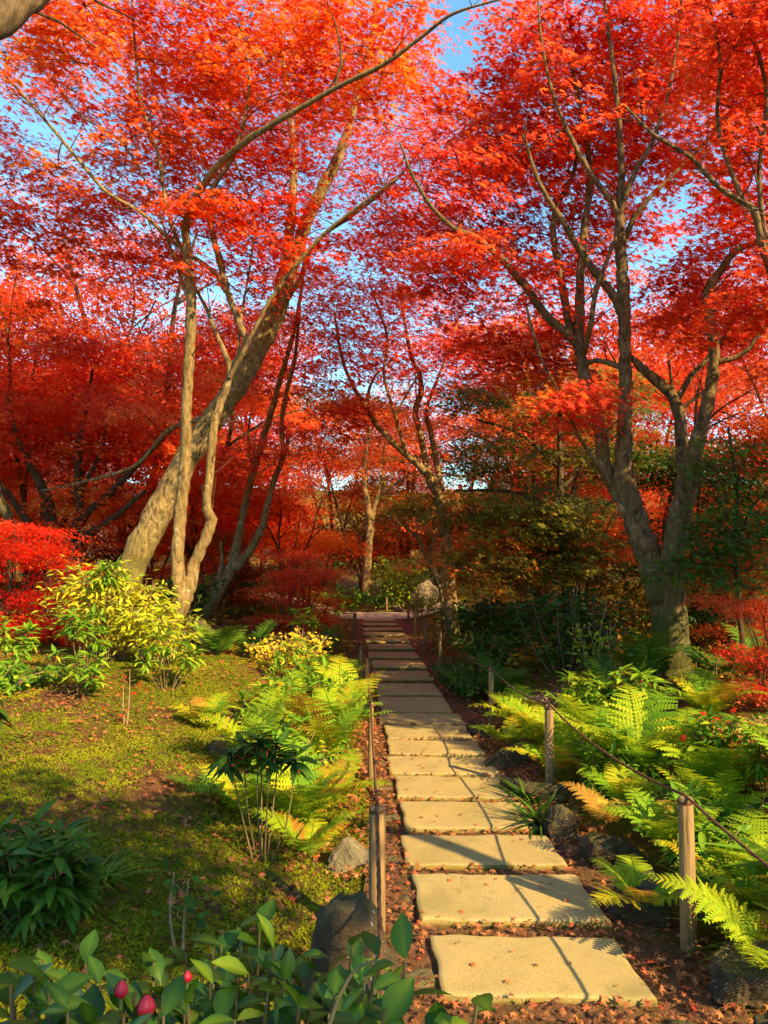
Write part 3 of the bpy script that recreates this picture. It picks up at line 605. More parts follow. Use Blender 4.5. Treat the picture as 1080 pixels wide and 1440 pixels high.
# small green maple at the right edge
t12 = [limb_px([(1046, 930, 7.6, 8), (1040, 860, 7.6, 8), (1034, 780, 7.6, 7), (1036, 700, 7.6, 6), (1030, 640, 7.6, 4), (1024, 600, 7.6, 3)]),
       limb_px([(1036, 760, 7.6, 5), (1060, 710, 7.5, 4), (1085, 690, 7.4, 3)]), limb_px([(1037, 800, 7.6, 5), (1000, 780, 7.5, 4), (975, 775, 7.4, 2)])]
tree('maple_sapling', 'young still-green maple with drooping layers at the right edge', 'tree', P(1046, 925, 7.6), t12,
     [B(1030, 650, 7.6, 50, 40, .5, 16, .5), B(1050, 720, 7.5, 60, 40, .5, 16, .45), B(1010, 770, 7.4, 60, 40, .5, 16, .45), B(1060, 800, 7.4, 50, 40, .5, 12, .35), B(960, 800, 7.6, 40, 25, .4, 5, .4)],
     GREEN, BARK_DK, proto=MAP5, nleaf=80, size=.038, Rp=.26, start=.3, leaf_kw=dict(flat=.16))

# trees behind the photographer that throw the foreground shade
for (bx, by, cx_, cy_, cz_, rr, nn, lab, mt) in [
     (3.6, -3.4, 2.55, -2.2, 3.9, (.95, .8, .6), 7, 'maple behind the viewpoint shading the camellia bush', RED),
     (3.6, 1.25, 2.45, -.5, 4.2, (1.4, .9, .6), 40, 'maple to the right of the viewpoint shading the near moss', RED),
     (6.6, 3.4, 5.6, 3.9, 4.6, (1.3, .9, .7), 44, 'maple outside the right edge shading the start of the dark slabs', RED),
     (6.9, 8.4, 6.1, 8.3, 4.6, (1.2, 1.1, .7), 30, 'dark orange maple at the right edge, mostly out of frame', RUST),
     (7.4, 6.2, 6.2, 6.0, 4.6, (1.3, 1.1, .6), 44, 'maple outside the right edge shading the far slabs', RED)]:
    b = np.array([bx, by, float(gz(bx, by))])
    if 'near moss' in lab:
        L = [np.array([[bx, by, b[2] - .1, .10], [bx, by, 1.4, .075], [bx + .03, by, 2.6, .065], [bx - .02, by - .05, 3.5, .055], [(bx + cx_) / 2, (by + cy_) / 2, 4.0, .04], [cx_, cy_, cz_ + .2, .02]])]
    else: L = [np.array([[bx, by, b[2] - .1, .13], [bx - .1, by + .1, 1.4, .1], [bx * .7 + cx_ * .3, by * .7 + cy_ * .3, 2.8, .08], [cx_, cy_, cz_, .04], [cx_ - .4, cy_ + .4, cz_ + .8, .02]])]
    tree('maple_tree', lab, 'tree', b, L, [((cx_, cy_, cz_), rr, nn, .5)], mt, BARK_GREY, proto=MAP5, nleaf=140, size=.058, Rp=.42)

# ------------------------------------------------------------------ forest trees behind: a few built once, then copied
def proto_tree(H, stems, rad, low, npad, nleaf, size, Rp, seed, lean=.0, shape=MAP3, flat=.14):
    global rng
    keep = rng; rng = np.random.default_rng(seed)
    limbs = []
    for s in range(stems):
        a = s * 2 * math.pi / stems + rng.uniform(-.4, .4); o = rad * rng.uniform(.3, .55)
        d = np.array([math.cos(a), math.sin(a)])
        rb = .055 * H / 5 * rng.uniform(.8, 1.2)
        pts = [[*(d * .06), -.15, rb * 1.35], [*(d * .10 + rng.normal(size=2) * .03), .12 * H, rb]]
        for f in (.3, .5, .7, .88):
            pts.append([*(d * o * f ** 1.3 * 1.3 + rng.normal(size=2) * .09 * H / 5 + np.array([lean * f, 0])), f * H, rb * (1.08 - f)])
        limbs.append(np.array(pts))
        for q in range(2):
            i = rng.integers(2, 5); p = pts[i]; a2 = a + rng.uniform(-1.2, 1.2); l = rad * rng.uniform(.4, .7)
            limbs.append(np.array([[*p[:3], p[3] * .7], [p[0] + math.cos(a2) * l * .5, p[1] + math.sin(a2) * l * .5, p[2] + l * .35, p[3] * .45], [p[0] + math.cos(a2) * l, p[1] + math.sin(a2) * l, p[2] + l * .5, p[3] * .2]]))
    blobs = []
    for q in range(7):
        f = rng.uniform(low, .95); a = rng.random() * 6.28; rr = rad * (.35 + .35 * math.sin(math.pi * min(1, max(0, (f - low) / (1.02 - low)))))
        o = rad * .45 * (1.1 - abs(f - .6))
        blobs.append(((math.cos(a) * o + lean * f, math.sin(a) * o, f * H), (rr, rr, H * .09), npad // 7, rng.uniform(.3, .65)))
    pads, padt = pads_in(blobs, .3)
    tr, br, cr = grow(limbs, pads, padt, start=.3, Rp=Rp, nleaf=nleaf, size=size, proto=shape, twigs=False, trunk_seg=9, k=4, leaf_kw=dict(flat=flat * .7), bend=1.6)
    rng = keep
    return tr.mesh('trunk', None), br.mesh('branches', None), cr.mesh('crown', None, smooth=False)
PRO = {'vase': proto_tree(6.5, 3, 3.0, .2, 140, 125, .078, .66, 1), 'tall': proto_tree(9.0, 2, 3.2, .26, 150, 125, .084, .72, 2),
       'low': proto_tree(4.2, 4, 2.4, .16, 100, 130, .068, .58, 3), 'lean': proto_tree(6.0, 2, 2.6, .18, 120, 125, .076, .65, 4, 1.0),
       'bushy': proto_tree(3.0, 5, 1.6, .06, 110, 120, .052, .45, 5)}
def forest(kind, x, y, s, rot, leaf, label, bark=BARK_DK, name='maple_tree', group='maples of the wood behind'):
    e = empty(name, (x, y, float(gz(x, y)) - .02), label, 'tree', group)
    e.rotation_euler = (0, 0, rot); e.scale = (s, s, s)
    for nm, me, m in zip(('trunk', 'branches', 'crown'), PRO[kind], (bark, bark, leaf)):
        o = bpy.data.objects.new(nm, me); o.parent = e; col.objects.link(o)
        if not me.materials: me.materials.append(m)
        o.material_slots[0].link = 'OBJECT'; o.material_slots[0].material = m
FOREST = [
 ('vase', -6.6, 14.8, 1.1, 0.3, ORANGE, 'orange-red maple behind the fanning dark stems at the left edge'),
 ('tall', -5.4, 16.2, 1.05, .6, RED, 'tall red maple rising behind the slim forked maple at the left'),
 ('low', -9.8, 15.5, 1.2, 1.3, SALMON, 'orange-tinted low maple at the far left edge behind the dark stems'),
 ('tall', -9.5, 19.0, 1.0, 2.2, ORANGE, 'tall red maple high over the left edge of the wood'),
 ('vase', -4.3, 17.5, 1.1, 4.0, ORANGE, 'orange-red maple seen through the gap left of the leaning trunk'),
 ('low', -4.5, 15.2, .8, 5.0, ORANGE, 'small scarlet maple glowing low behind the leaning trunk base'),
 ('lean', -3.4, 19.0, 1.0, 2.6, SALMON, 'salmon maple right behind the two twisting stems'),
 ('low', -2.2, 17.2, .8, 2.9, ORANGE, 'low orange-red maple left of the path bend'),
 ('tall', -3.8, 25.0, 1.1, .9, SALMON, 'pale salmon maple far behind the twisting stems'),
 ('vase', -.8, 27.5, 1.2, 3.6, RUST, 'rust-brown maple closing the view above the path end'),
 ('tall', .9, 32.0, 1.15, 5.2, SALMON, 'orange-pink maple far beyond the path end'),
 ('lean', 5.0, 26.5, 1.05, .4, RUST, 'brown-orange maple far behind the olive layers'),
 ('vase', 3.5, 17.0, 1.1, .2, SALMON, 'salmon-orange maple above the olive layers'),
 ('tall', 4.6, 22.0, 1.1, 1.9, RED, 'tall red maple behind the olive-layered maple'),
 ('low', 3.7, 14.6, .95, 4.4, OLIVE, 'dark olive maple in the shade behind the layered maple'),
 ('vase', 5.6, 15.2, 1.0, 2.6, RED, 'red maple glowing between the twin trunks'),
 ('lean', 7.4, 13.4, 1.0, 5.5, RUST, 'dark orange maple behind the right twin trunk'),
 ('low', 6.3, 10.6, .95, .8, RUST, 'rusty maple in the shade beyond the young green maple'),
 ('vase', 9.2, 16.0, 1.1, 3.1, SALMON, 'orange maple at the far right edge of the wood'),
 ('tall', 8.5, 21.0, 1.15, 4.6, RED, 'tall red maple over the right edge of the wood'),
 ('vase', -12.5, 17.0, 1.1, 4.8, RED, 'red maple beyond the left edge, partly cut off'),
 ('low', 2.3, 16.8, .72, 5.9, OLIVE, 'olive-leaved maple behind the posts on the right of the path'),
 ('bushy', 4.9, 11.8, 1.15, 1.0, DEEP, 'dark evergreen shrub tree in deep shade left of the mossy twin base'),
 ('tall', -7.0, 31.0, 1.15, 3.9, SALMON, 'faded orange maple far behind the left of the wood'),
 ('tall', 6.0, 31.0, 1.2, .4, RUST, 'brown maple far behind the right of the wood'),
 ('tall', -14.0, 28.0, 1.2, 2.0, RED, 'distant red maple far left'),
 ('vase', 13.5, 26.0, 1.3, 1.1, RED, 'distant red maple far right'),
 ('vase', -2.3, 34.0, 1.4, 2.4, OLIVE, 'distant green-brown tree behind the path end'),
 ('vase', 3.6, 36.0, 1.4, 5.0, RED, 'distant red maple right of the path end'),
 ('bushy', -4.1, 9.6, .5, 2.0, CRIMSON, 'low crimson maple bush at the left edge behind the yellow shrub'),
 ('bushy', -4.75, 9.8, .58, .4, CRIMSON, 'low dark red maple bush behind the left edge berry plants'),
 ('bushy', -1.55, 12.6, .5, 4.0, RED, 'knee-high red maple bush among the left path-side plants'),
 ('bushy', -1.5, 15.2, .62, 1.2, RED, 'red maple bush just left of the shaded path slabs'),
 ('bushy', -3.0, 14.9, .6, 3.0, RUST, 'rust-red bush beyond the moss clearing'),
 ('bushy', 3.3, 6.75, .36, .7, RED, 'low red maple bush at the right edge above the big fern'),
 ('bushy', 4.15, 8.7, .5, 2.7, RUST, 'rusty red maple bush right of the mossy twin base'),
]
for k, x, y, s, r, m, lab in FOREST: forest(k, x, y, s, r, m, lab, name='maple_bush' if k == 'bushy' else 'maple_tree', group='maple bushes' if k == 'bushy' else 'maples of the wood behind')
# the back of the wood, where single trees merge
k = 0
for row, (Y0, nx) in enumerate([(24, 9), (30, 12), (38, 17), (47, 17)]):
    for i in range(nx):
        x = (i - (nx - 1) / 2) * (4.6 + .5 * row) + rng.uniform(-1.3, 1.3); y = Y0 + rng.uniform(-2, 2)
        if abs(x) < 2.4 and row == 0: continue
        mat, cn = [(RED, 'red'), (SALMON, 'orange'), (RUST, 'rusty brown'), (CRIMSON, 'crimson'), (RED, 'red'), (OLIVE, 'olive green')][(k * 5 + row) % 6]
        forest(['vase', 'low', 'tall', 'lean', 'low'][k % 5], x, y, rng.uniform(.95, 1.3), rng.random() * 6.28, mat, 'one of the %s trees that merge together at the far back of the wood' % cn, group='%s trees at the back of the wood' % cn); k += 1

# straight pale trunk at the path end
t6 = [limb_px([(514, 850, 24, 15), (515, 820, 24, 13), (518, 770, 24, 12), (522, 735, 24, 11), (516, 705, 24, 9), (512, 660, 24, 7), (520, 600, 24, 5)]), limb_px([(519, 750, 24, 9), (526, 715, 24, 7), (540, 660, 24, 4)])]
tree('maple_tree', 'straight pale trunk standing alone at the end of the path', 'tree', P(514, 848, 24), t6, [B(520, 640, 24, 60, 50, 1.6, 26, .55), B(560, 600, 24, 50, 40, 1.4, 14, .5)], RUST, BARK_PALE, proto=MAP3, nleaf=90, size=.065, Rp=.6, start=.5)
t8 = [limb_px([(24, 815, 12.3, 20), (18, 779, 12.3, 17), (12, 732, 12.3, 15), (2, 705, 12.3, 13), (-20, 660, 12.2, 10), (-50, 600, 12, 6)])]
tree('maple_tree', 'short bare trunk at the left edge beside the fanning stems', 'tree', P(22, 808, 12.3), t8, [B(-40, 580, 12, 60, 50, 1, 14, .5)], RED, BARK_GREY, proto=MAP5, nleaf=90, size=.05, Rp=.45)

# ------------------------------------------------------------------ posts and ropes
def post(x, y, top, r, mat, label, tilt=(0, 0)):
    z0 = float(gz(x, y)) - .12; m = MB(); H = top - z0
    zz = np.concatenate([np.linspace(0, H - .012, 12), [H - .004, H]]); 
    pts = np.stack([x + tilt[0] * zz / H, y + tilt[1] * zz / H, z0 + zz], 1)
    rad = r * (1.06 - .08 * zz / H); rad[-2] *= .9; rad[-1] *= .72
    tube(m, pts, rad, 16, .05)
    return thing('rope_post', m, mat, (x, y, z0 + .12), label, 'post', 'posts of the rope fence')
LEFT = [(-.03, 3.5, .546, .036, WOODDK, 'thick cracked wooden rope post, nearest on the left of the path'), (-.1, 6.0, .55, .02, WOOD, 'thin sunlit post among ferns, second left of the path'),
        (-.19, 8.65, .55, .022, WOOD, 'short post half hidden by fern tips, left of the path'), (-.31, 10.4, .5, .02, WOODDK, 'shaded stub post left of the path beyond the fern tips'),
        (-.6, 15.8, .58, .04, WOODDK, 'dark post beside the shaded slabs, left of the path'), (-1.2, 20.0, .6, .03, WOOD, 'pale post at the path bend by the green bush')]
RIGHT = [(1.31, 3.42, .61, .034, WOOD, 'upright wooden post carrying the rope, nearest on the right of the path'), (1.19, 5.63, .6, .031, WOOD, 'wooden rope post above the rusty fern, second on the right'),
         (1.06, 7.7, .58, .026, WOOD, 'wooden rope post at the start of the shade, third on the right'), (.86, 11.9, .6, .026, WOODDK, 'shaded post in front of the dark trunk foot, right of the path'),
         (.74, 14.0, .6, .03, WOODDK, 'shaded post just before the golden thin stems'), (.66, 16.5, .62, .03, WOODDK, 'dark far post right of the path before the boulder'),
         (.6, 19.0, .64, .03, WOODDK, 'farthest dark post on the right of the path'), (.08, 22.9, .58, .03, WOOD, 'pale post standing at the path end')]
for a in LEFT + RIGHT: post(*a)
post(.02, .55, .5, .034, WOODDK, 'post below the camellia leaves holding the near end of the left rope')
def rope(knots, label, r=.0075):
    m = MB()
    for a, b in zip(knots[:-1], knots[1:]):
        a, b = np.array(a), np.array(b); L = np.linalg.norm(b - a); n = max(12, int(L / .018)); n = min(n, 220)
        u = np.linspace(0, 1, n)[:, None]; p = a + (b - a) * u; p[:, 2] -= (4 * u * (1 - u))[:, 0] * .028 * L
        tan = unit(b - a); s1 = unit(np.cross(tan, [0, 0, 1])); s2 = np.cross(s1, tan)
        for k in range(3):
            ph = u * L / .045 * 6.28 + k * 2.094
            tube(m, p + r * .62 * (np.cos(ph) * s1 + np.sin(ph) * s2), r * .62, 5)
    for q in knots:                                              # a turn of the rope round each post
        a = np.linspace(0, 12.5, 30); rr = .033 if q[1] < 6 else .03; hh = np.array(q)
        tube(m, np.stack([hh[0] + rr * np.cos(a), hh[1] + rr * np.sin(a), hh[2] - .034 + a * .0011], 1), r * .75, 5)
    return thing('rope', m, ROPE, knots[0], label, 'rope', 'ropes of the path fence')
def k_(p, dz=-.0): return (p[0], p[1], p[2] + .006 + dz)
rope([(.02, .55, .5)] + [k_(p) for p in LEFT], 'brown rope running down over the left-hand posts')
rope([(1.45, 1.0, .62)] + [k_(p) for p in RIGHT[:7]], 'twisted brown rope slung over the right-hand posts', .007)
post(1.45, 1.0, .615, .034, WOOD, 'post outside the lower right corner holding the near end of the right rope')

# ------------------------------------------------------------------ rocks
import bmesh
def rock(x, y, sx, sy, sz, mat, label, seed, sink=.25, rot=0.0, name='rock', sub=5, rough=.22):
    bm = bmesh.new(); bmesh.ops.create_icosphere(bm, subdivisions=sub, radius=1)
    v = np.array([q.co[:] for q in bm.verts]); f = np.array([[q.index for q in g.verts] for g in bm.faces]); bm.free()
    g = np.random.default_rng(seed); d = np.ones(len(v))
    for i in range(14):                                          # flat facets
        n = unit(g.normal(size=3)); c = g.uniform(.45, .8); h = v @ n; d = np.where(h * d > c, c / np.maximum(h, .05), d)
    for fr, am in ((2.1, .5), (4.7, .3), (11, .16), (23, .09), (47, .05)):
        k = g.uniform(0, 9, 3); d = d * (1 + rough * am * (np.sin(v[:, 0] * fr + k[0]) + np.sin(v[:, 1] * fr * 1.1 + k[1]) * np.cos(v[:, 2] * fr * .9 + k[2])))
    v = v * d[:, None] * [sx, sy, sz]; c, s = math.cos(rot), math.sin(rot); v = v @ np.array([[c, s, 0], [-s, c, 0], [0, 0, 1]])
    z = float(gz(x, y)); m = MB(); m.add(v + [x, y, z + sz * (1 - 2 * sink) * .8], f)
    return thing(name, m, mat, (x, y, z), label, 'rock', 'garden rocks')
RK = [(-.17, 2.95, .24, .21, .34, ROCK, 'big grey-brown pointed rock at the foot of the nearest left post', 1),
      (1.22, 4.35, .25, .2, .17, ROCK, 'flat-topped pale rock behind the nearest right post', 2), (1.06, 4.72, 0.120, .14, 0.160, ROCK, 'dark rock beside the strappy grass clump', 3),
      (1.17, 3.72, .18, .15, .22, ROCK, 'shaded rock behind the small yellow fern', 4), (1.38, 3.05, .24, .17, .16, ROCK, 'low rock under the drooping fern tip', 5),
      (1.33, 2.62, .2, .16, .17, ROCK, 'angular brown rock in the lower right corner', 6), (1.08, 2.78, .09, .08, .07, ROCK, 'small brown rock at the right end of the bottom slab', 7),
      (1.10, 5.55, 0.098, .28, 0.128, ROCK, 'dark edging rock left of the second right post', 8), (1.01, 6.45, 0.098, .34, 0.136, ROCK, 'long shaded edging rock under the ferns right of the path', 9),
      (0.96, 7.4, 0.090, .3, 0.104, ROCK, 'low edging rock near the third right post', 10), (-.2, 4.35, .12, .16, .15, ROCKPALE, 'pale sunlit rock behind the nearest left post', 11),
      (1.15, 22.2, .5, .4, .62, ROCKPALE, 'large grey boulder at the path end', 12), (.42, 23.2, .3, .2, .16, ROCKPALE, 'low flat stone left of the grey boulder', 13),
      (-1.2, 6.0, .16, .14, .12, ROCK, 'half-buried mossy stone behind the dark-leaved berry bush', 14), (-2.4, 10.2, .3, .25, .25, ROCK, 'dark rounded rock behind the slim forked maple', 15), (-2.0, 13.0, .35, .25, .22, ROCK, 'shaded stone at the back of the moss clearing', 16)]
for x, y, sx, sy, sz, m, lab, sd in RK: rock(x, y, sx, sy, sz, m, lab, sd, rot=sd * 1.3)
ES = [(.12, 3.9), (.05, 4.45), (.08, 5.1), (.02, 5.75), (.13, 3.2), (.16, 2.7), (-.03, 6.5)]
for i, (x, y) in enumerate(ES):
    rock(x, y, .09 + .02 * (i % 3), .12, .035, ROCKPALE, 'flat pale cobble in the leaf strip left of the slabs, %s from the front' % ['third', 'fourth', 'fifth', 'sixth', 'second', 'nearest', 'seventh'][i], 30 + i, .35, i * .7, 'cobble', 4, .1)

# ------------------------------------------------------------------ ferns
def pinna(nl=7):
    V, f = [], []
    for j in range(nl):
        s0, s1 = j / nl, (j + 1) / nl; wd = .16 * (1 - .75 * (j / nl)) * (.75 if j == 0 else 1)
        b = len(V); V += [(s0, 0, 0), (s1, 0, 0), (s1 + .02, wd, -.02), (s0 + .10, wd * .8, -.01)]; f.append((b, b + 1, b + 2, b + 3))
        b = len(V); V += [(s0, 0, 0), (s1, 0, 0), (s1 + .02, -wd, -.02), (s0 + .10, -wd * .8, -.01)]; f.append((b + 1, b, b + 3, b + 2))
    V = np.array(V); V = V[:, [1, 0, 2]]; V[:, 2] -= .12 * V[:, 1] ** 2       # y along the pinna
    return V, np.array(f)
PIN = pinna()
def frond(mb, stem, base, az, L, rise, droop, t, npair=24, width=.26):
    n = 24; s = np.linspace(0, 1, n); el = rise - droop * s ** 1.4
    side = np.array([-math.sin(az), math.cos(az), 0]); d = np.array([math.cos(az), math.sin(az), 0])
    curl = rng.uniform(-.25, .25)
    p = np.array(base) + np.cumsum(np.vstack([np.zeros(3), (np.cos(el)[:-1, None] * (d + side * curl * s[:-1, None]) + np.sin(el)[:-1, None] * np.array([0, 0, 1])) * (L / (n - 1))]), axis=0)
    tan = unit(np.gradient(p, axis=0)); up = unit(np.cross(side[None], tan)) * -1; up = np.where(up[:, 2:3] < 0, -up, up)
    tube(stem, p, np.linspace(.0032, .0008, n), 4, t=.3, cap=False)
    q = np.linspace(.14, .985, npair); i = q * (n - 1); i0 = np.clip(i.astype(int), 0, n - 2); fr = (i - i0)[:, None]
    pp = p[i0] * (1 - fr) + p[i0 + 1] * fr; tt = tan[i0]; uu = up[i0]
    shape = np.sin(np.pi * np.clip((q + .10) / 1.12, 0, 1) ** .8) ** .8; ln = L * width * np.maximum(shape, .06)
    for sg in (-1, 1):
        lat = np.cross(tt, uu) * sg
        tip = lat + tt * .38 + rng.normal(size=(npair, 3)) * .06
        nn = uu + rng.normal(size=(npair, 3)) * .1 - lat * .05
        scatter(mb, PIN, pp, nn, tip, ln, np.clip(t + rng.normal(size=npair) * .08 + q * .15, 0, 1))
def fern_proto(nf, L, rise, droop, seed, tb):
    global rng
    keep = rng; rng = np.random.default_rng(seed); out = []
    for i in range(nf):
        a = i * 2 * math.pi / nf + rng.uniform(-.3, .3); m = MB()
        frond(m, m, (.02 * math.cos(a), .02 * math.sin(a), 0), a, L * rng.uniform(.75, 1.1), rise + rng.uniform(-.2, .2), droop + rng.uniform(-.2, .3), np.clip(tb + rng.normal() * .18, 0, 1))
        out.append(m.mesh('frond', None, smooth=False))
    rng = keep; return out
FP = [fern_proto(9, .62, 1.15, 1.25, 21, .55), fern_proto(7, .55, .95, 1.2, 22, .6), fern_proto(8, .75, 1.3, 1.35, 23, .5), fern_proto(6, .5, .8, 1.0, 24, .7), fern_proto(5, .8, 1.25, .95, 25, .5)]
def fern(k, x, y, s, rot, mat, label, dz=0.0):
    e = empty('fern', (x, y, float(gz(x, y)) + dz), label, 'fern', 'ferns along the path'); e.rotation_euler = (0, 0, rot); s *= (.8 if 'usty' in label else 1.12 if x > .5 else 1.08); e.scale = (s, s, s)
    for me in FP[k]:
        o = bpy.data.objects.new('frond', me); o.parent = e; col.objects.link(o)
        if not me.materials: me.materials.append(mat)
        o.material_slots[0].link = 'OBJECT'; o.material_slots[0].material = mat
FERNS = [
 # right bank
 (3, 1.18, 3.62, .62, .2, FERN, 'small yellow-green fern arching over the slab edge left of the nearest right post', .12),
 (1, 1.50, 3.05, .85, 1.1, FERN, 'drooping yellow fern at the foot of the nearest right post', .1),
 (0, 1.85, 3.2, .8, 2.0, FERN, 'bright fern in the lower right corner behind the rope', .05),
 (4, 2.35, 4.15, .95, 2.6, FERN, 'tall pale fern with upright fronds at the right edge above the rope', .12),
 (2, 2.6, 4.5, .8, .3, FERN, 'broad pale fern reaching left at the right edge', .1),
 (0, 1.55, 5.0, .8, 4.0, FERN, 'sunlit fern right of the rusty fern', .06),
 (1, 1.35, 4.75, .8, .9, RUSTFERN, 'rusty orange-brown fern below the second right post', .1),
 (1, 1.62, 4.5, .6, 3.0, RUSTFERN, 'smaller rusty fern beside the flat-topped rock', .08),
 (2, 1.6, 5.9, .9, 5.3, FERN, 'large lime fern behind the second right post', .05),
 (0, 1.35, 6.6, .9, 2.2, FERN, 'lime fern spilling over the edging rock right of the path', .08),
 (3, 1.1, 6.9, .8, 3.3, FERN, 'small fern at the path edge before the third right post', .08),
 (2, 1.9, 6.6, .8, 1.7, FERN, 'sunlit fern behind the lime ferns of the right bank', .0),
 (0, 2.15, 5.6, .75, .6, FERN, 'feathery fern under the red-berried lime plant', .0),
 (1, 1.75, 3.9, .8, 5.6, FERN, 'low fern right of the flat-topped rock', .05),
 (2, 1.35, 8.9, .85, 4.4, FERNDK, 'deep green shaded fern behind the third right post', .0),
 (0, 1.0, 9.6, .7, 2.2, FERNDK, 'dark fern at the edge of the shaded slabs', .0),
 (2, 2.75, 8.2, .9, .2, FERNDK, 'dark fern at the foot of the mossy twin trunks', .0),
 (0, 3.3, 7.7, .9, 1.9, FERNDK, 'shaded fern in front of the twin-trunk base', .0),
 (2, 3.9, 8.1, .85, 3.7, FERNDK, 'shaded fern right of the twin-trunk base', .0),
 # left side
 (2, -.5, 5.9, .95, 5.9, FERN, 'large yellow-green fern beside the second left post', .1),
 (0, -.45, 6.9, 1.0, .4, FERN, 'bright fern reaching over the slabs behind the second left post', .12),
 (4, -.42, 7.7, .85, 5.5, FERN, 'fern with pointed tips in front of the third left post', .1),
 (1, -.35, 5.2, .85, 2.6, FERN, 'yellowish fern leaning against the left rope', .08),
 (2, -.5, 4.75, .75, 4.1, FERN, 'lime fern behind the pale sunlit left rock', .05),
 (0, -.75, 6.5, .8, 3.1, FERN, 'fern left of the big yellow-green one', .05),
 (0, -1.5, 6.6, .6, .7, FERN, 'low yellow fern on the moss left of the path-side ferns', .0),
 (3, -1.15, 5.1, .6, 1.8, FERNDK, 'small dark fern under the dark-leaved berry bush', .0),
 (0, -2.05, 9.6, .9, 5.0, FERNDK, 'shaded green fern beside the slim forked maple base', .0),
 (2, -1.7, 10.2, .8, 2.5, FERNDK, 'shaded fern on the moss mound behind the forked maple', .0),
 (1, -.75, 9.3, .8, .9, FERN, 'fern in the yellow plants left of the stub post', .0),
 (0, -.8, 7.6, .95, 1.1, FERN, 'lime fern leaning over the moss behind the broad-leaved green plant', .05),
 (2, -.95, 5.75, .8, 2.7, FERN, 'half-shaded fern between the berry bush and the second left post', .05),
 (1, -.3, 8.3, .8, 4.6, FERN, 'fern touching the slabs beside the third left post', .1),
 (2, -.6, 8.9, .9, .2, FERN, 'sunlit fern left of the stub post', .05),
 (1, -.42, 4.35, .7, 1.5, FERN, 'pale fern at the front end of the left path-side ferns', .05),
 (0, -.85, 4.9, .7, 5.2, FERN, 'yellow-green fern right behind the dark-leaved berry bush', .0),
 (4, 1.95, 4.6, .8, 1.2, FERN, 'upright fern between the two rusty ferns and the right edge', .0),
 (0, 2.1, 4.95, .9, 3.9, FERN, 'full lime fern left of the variegated plant', .0),
 (2, 1.75, 5.4, .9, 2.9, FERN, 'broad fern just right of the second right post', .05),
 (1, 2.5, 5.7, .8, 4.9, FERN, 'fern behind the variegated plant on the right bank', .0),
 (0, 2.75, 6.6, .8, .9, FERN, 'half-shaded fern at the back of the right bank', .0),
 (0, 1.75, 3.55, .7, .4, FERN, 'fern under the sagging rope by the nearest right post', .0),
 (2, 2.05, 2.95, .8, 3.2, FERN, 'fern cut off by the right edge near the bottom', .0),
 (1, 1.32, 5.95, .8, 5.9, FERN, 'fern spilling over the dark edging rock', .08),
 (0, 1.3, 7.4, .85, 1.0, FERN, 'fern around the foot of the third right post', .06),
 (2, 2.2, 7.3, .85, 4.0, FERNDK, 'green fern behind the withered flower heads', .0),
 (0, 1.5, 4.15, .6, 4.4, FERN, 'small fern on top of the flat-topped rock', .14),
]
for a in FERNS: fern(*a)

# ------------------------------------------------------------------ broad-leaved plants
RIB = np.tile([-.06, .22, -.06], 6)
def whorl_plant(name, label, cat, x, y, stems, leafmat, leaflen, nl, berries=0, z=None, proto=LANCE, tb=.5, group=None, stem_mat=None, elev=.35, berry_drop=.06, levels=1, bright=None):
    """upright stems (dx, dy, height) each topped by whorls of leaves, berries hanging beneath"""
    z = float(gz(x, y)) if z is None else z; e = empty(name, (x, y, z), label, cat, group)
    sm, fm, bm_ = MB(), MB(), MB()
    for (dx, dy, h) in stems:
        top = np.array([x + dx, y + dy, z + h]); b = np.array([x + dx * .25, y + dy * .25, z - .03])
        mid = (top + b) / 2 + np.array([dx * .12, dy * .12, 0]) + rng.normal(size=3) * .012
        tube(sm, crom([b, mid, top], 4), np.linspace(.006, .003, 9), 5)
        for lv in range(levels):
            c = top - np.array([0, 0, lv * leaflen * .8]); n = nl + (2 if lv else 0)
            a = rng.random() * 6 + np.arange(n) * 2.4 ; el = elev + rng.normal(size=n) * .28 - lv * .35
            up = np.linspace(.0, leaflen * .35, n)[:, None] * np.array([0, 0, -1])
            tip = np.stack([np.cos(a) * np.cos(el), np.sin(a) * np.cos(el), np.sin(el)], 1)
            nrm = np.stack([-np.cos(a) * np.sin(el), -np.sin(a) * np.sin(el), np.cos(el)], 1) + rng.normal(size=(n, 3)) * .2
            scatter(fm, proto, c + up + rng.normal(size=(n, 3)) * .006, nrm, tip, leaflen * rng.uniform(.7, 1.15, n), np.clip(tb + rng.normal(size=n) * .2, 0, 1), RIB if proto is LANCE else None)
        if berries:
            for q in range(berries):
                a = rng.random() * 6.28; rr = leaflen * rng.uniform(.1, .55); c = top + np.array([math.cos(a) * rr, math.sin(a) * rr, -berry_drop + rng.normal() * .018])
                tube(sm, [top - [0, 0, .03], c + [0, 0, .01], c], [.0015, .001, .001], 3, cap=False)
                u = np.array([[0, 0, 1], [.9, 0, .4], [.3, .85, .4], [-.7, .5, .4], [-.7, -.5, .4], [.3, -.85, .4], [.7, .5, -.4], [-.3, .85, -.4], [-.9, 0, -.4], [-.3, -.85, -.4], [.7, -.5, -.4], [0, 0, -1]])
                F_ = [(0, 1, 2), (0, 2, 3), (0, 3, 4), (0, 4, 5), (0, 5, 1), (1, 6, 2), (2, 6, 7), (2, 7, 3), (3, 7, 8), (3, 8, 4), (4, 8, 9), (4, 9, 5), (5, 9, 10), (5, 10, 1), (1, 10, 6), (11, 7, 6), (11, 8, 7), (11, 9, 8), (11, 10, 9), (11, 6, 10)]
                bm_.add(c + u * .0065, np.array(F_))
    part('stems', sm, stem_mat or STEM, e); part('foliage', fm, leafmat, e)
    if berries: part('berries', bm_, BERRY, e)
    return e
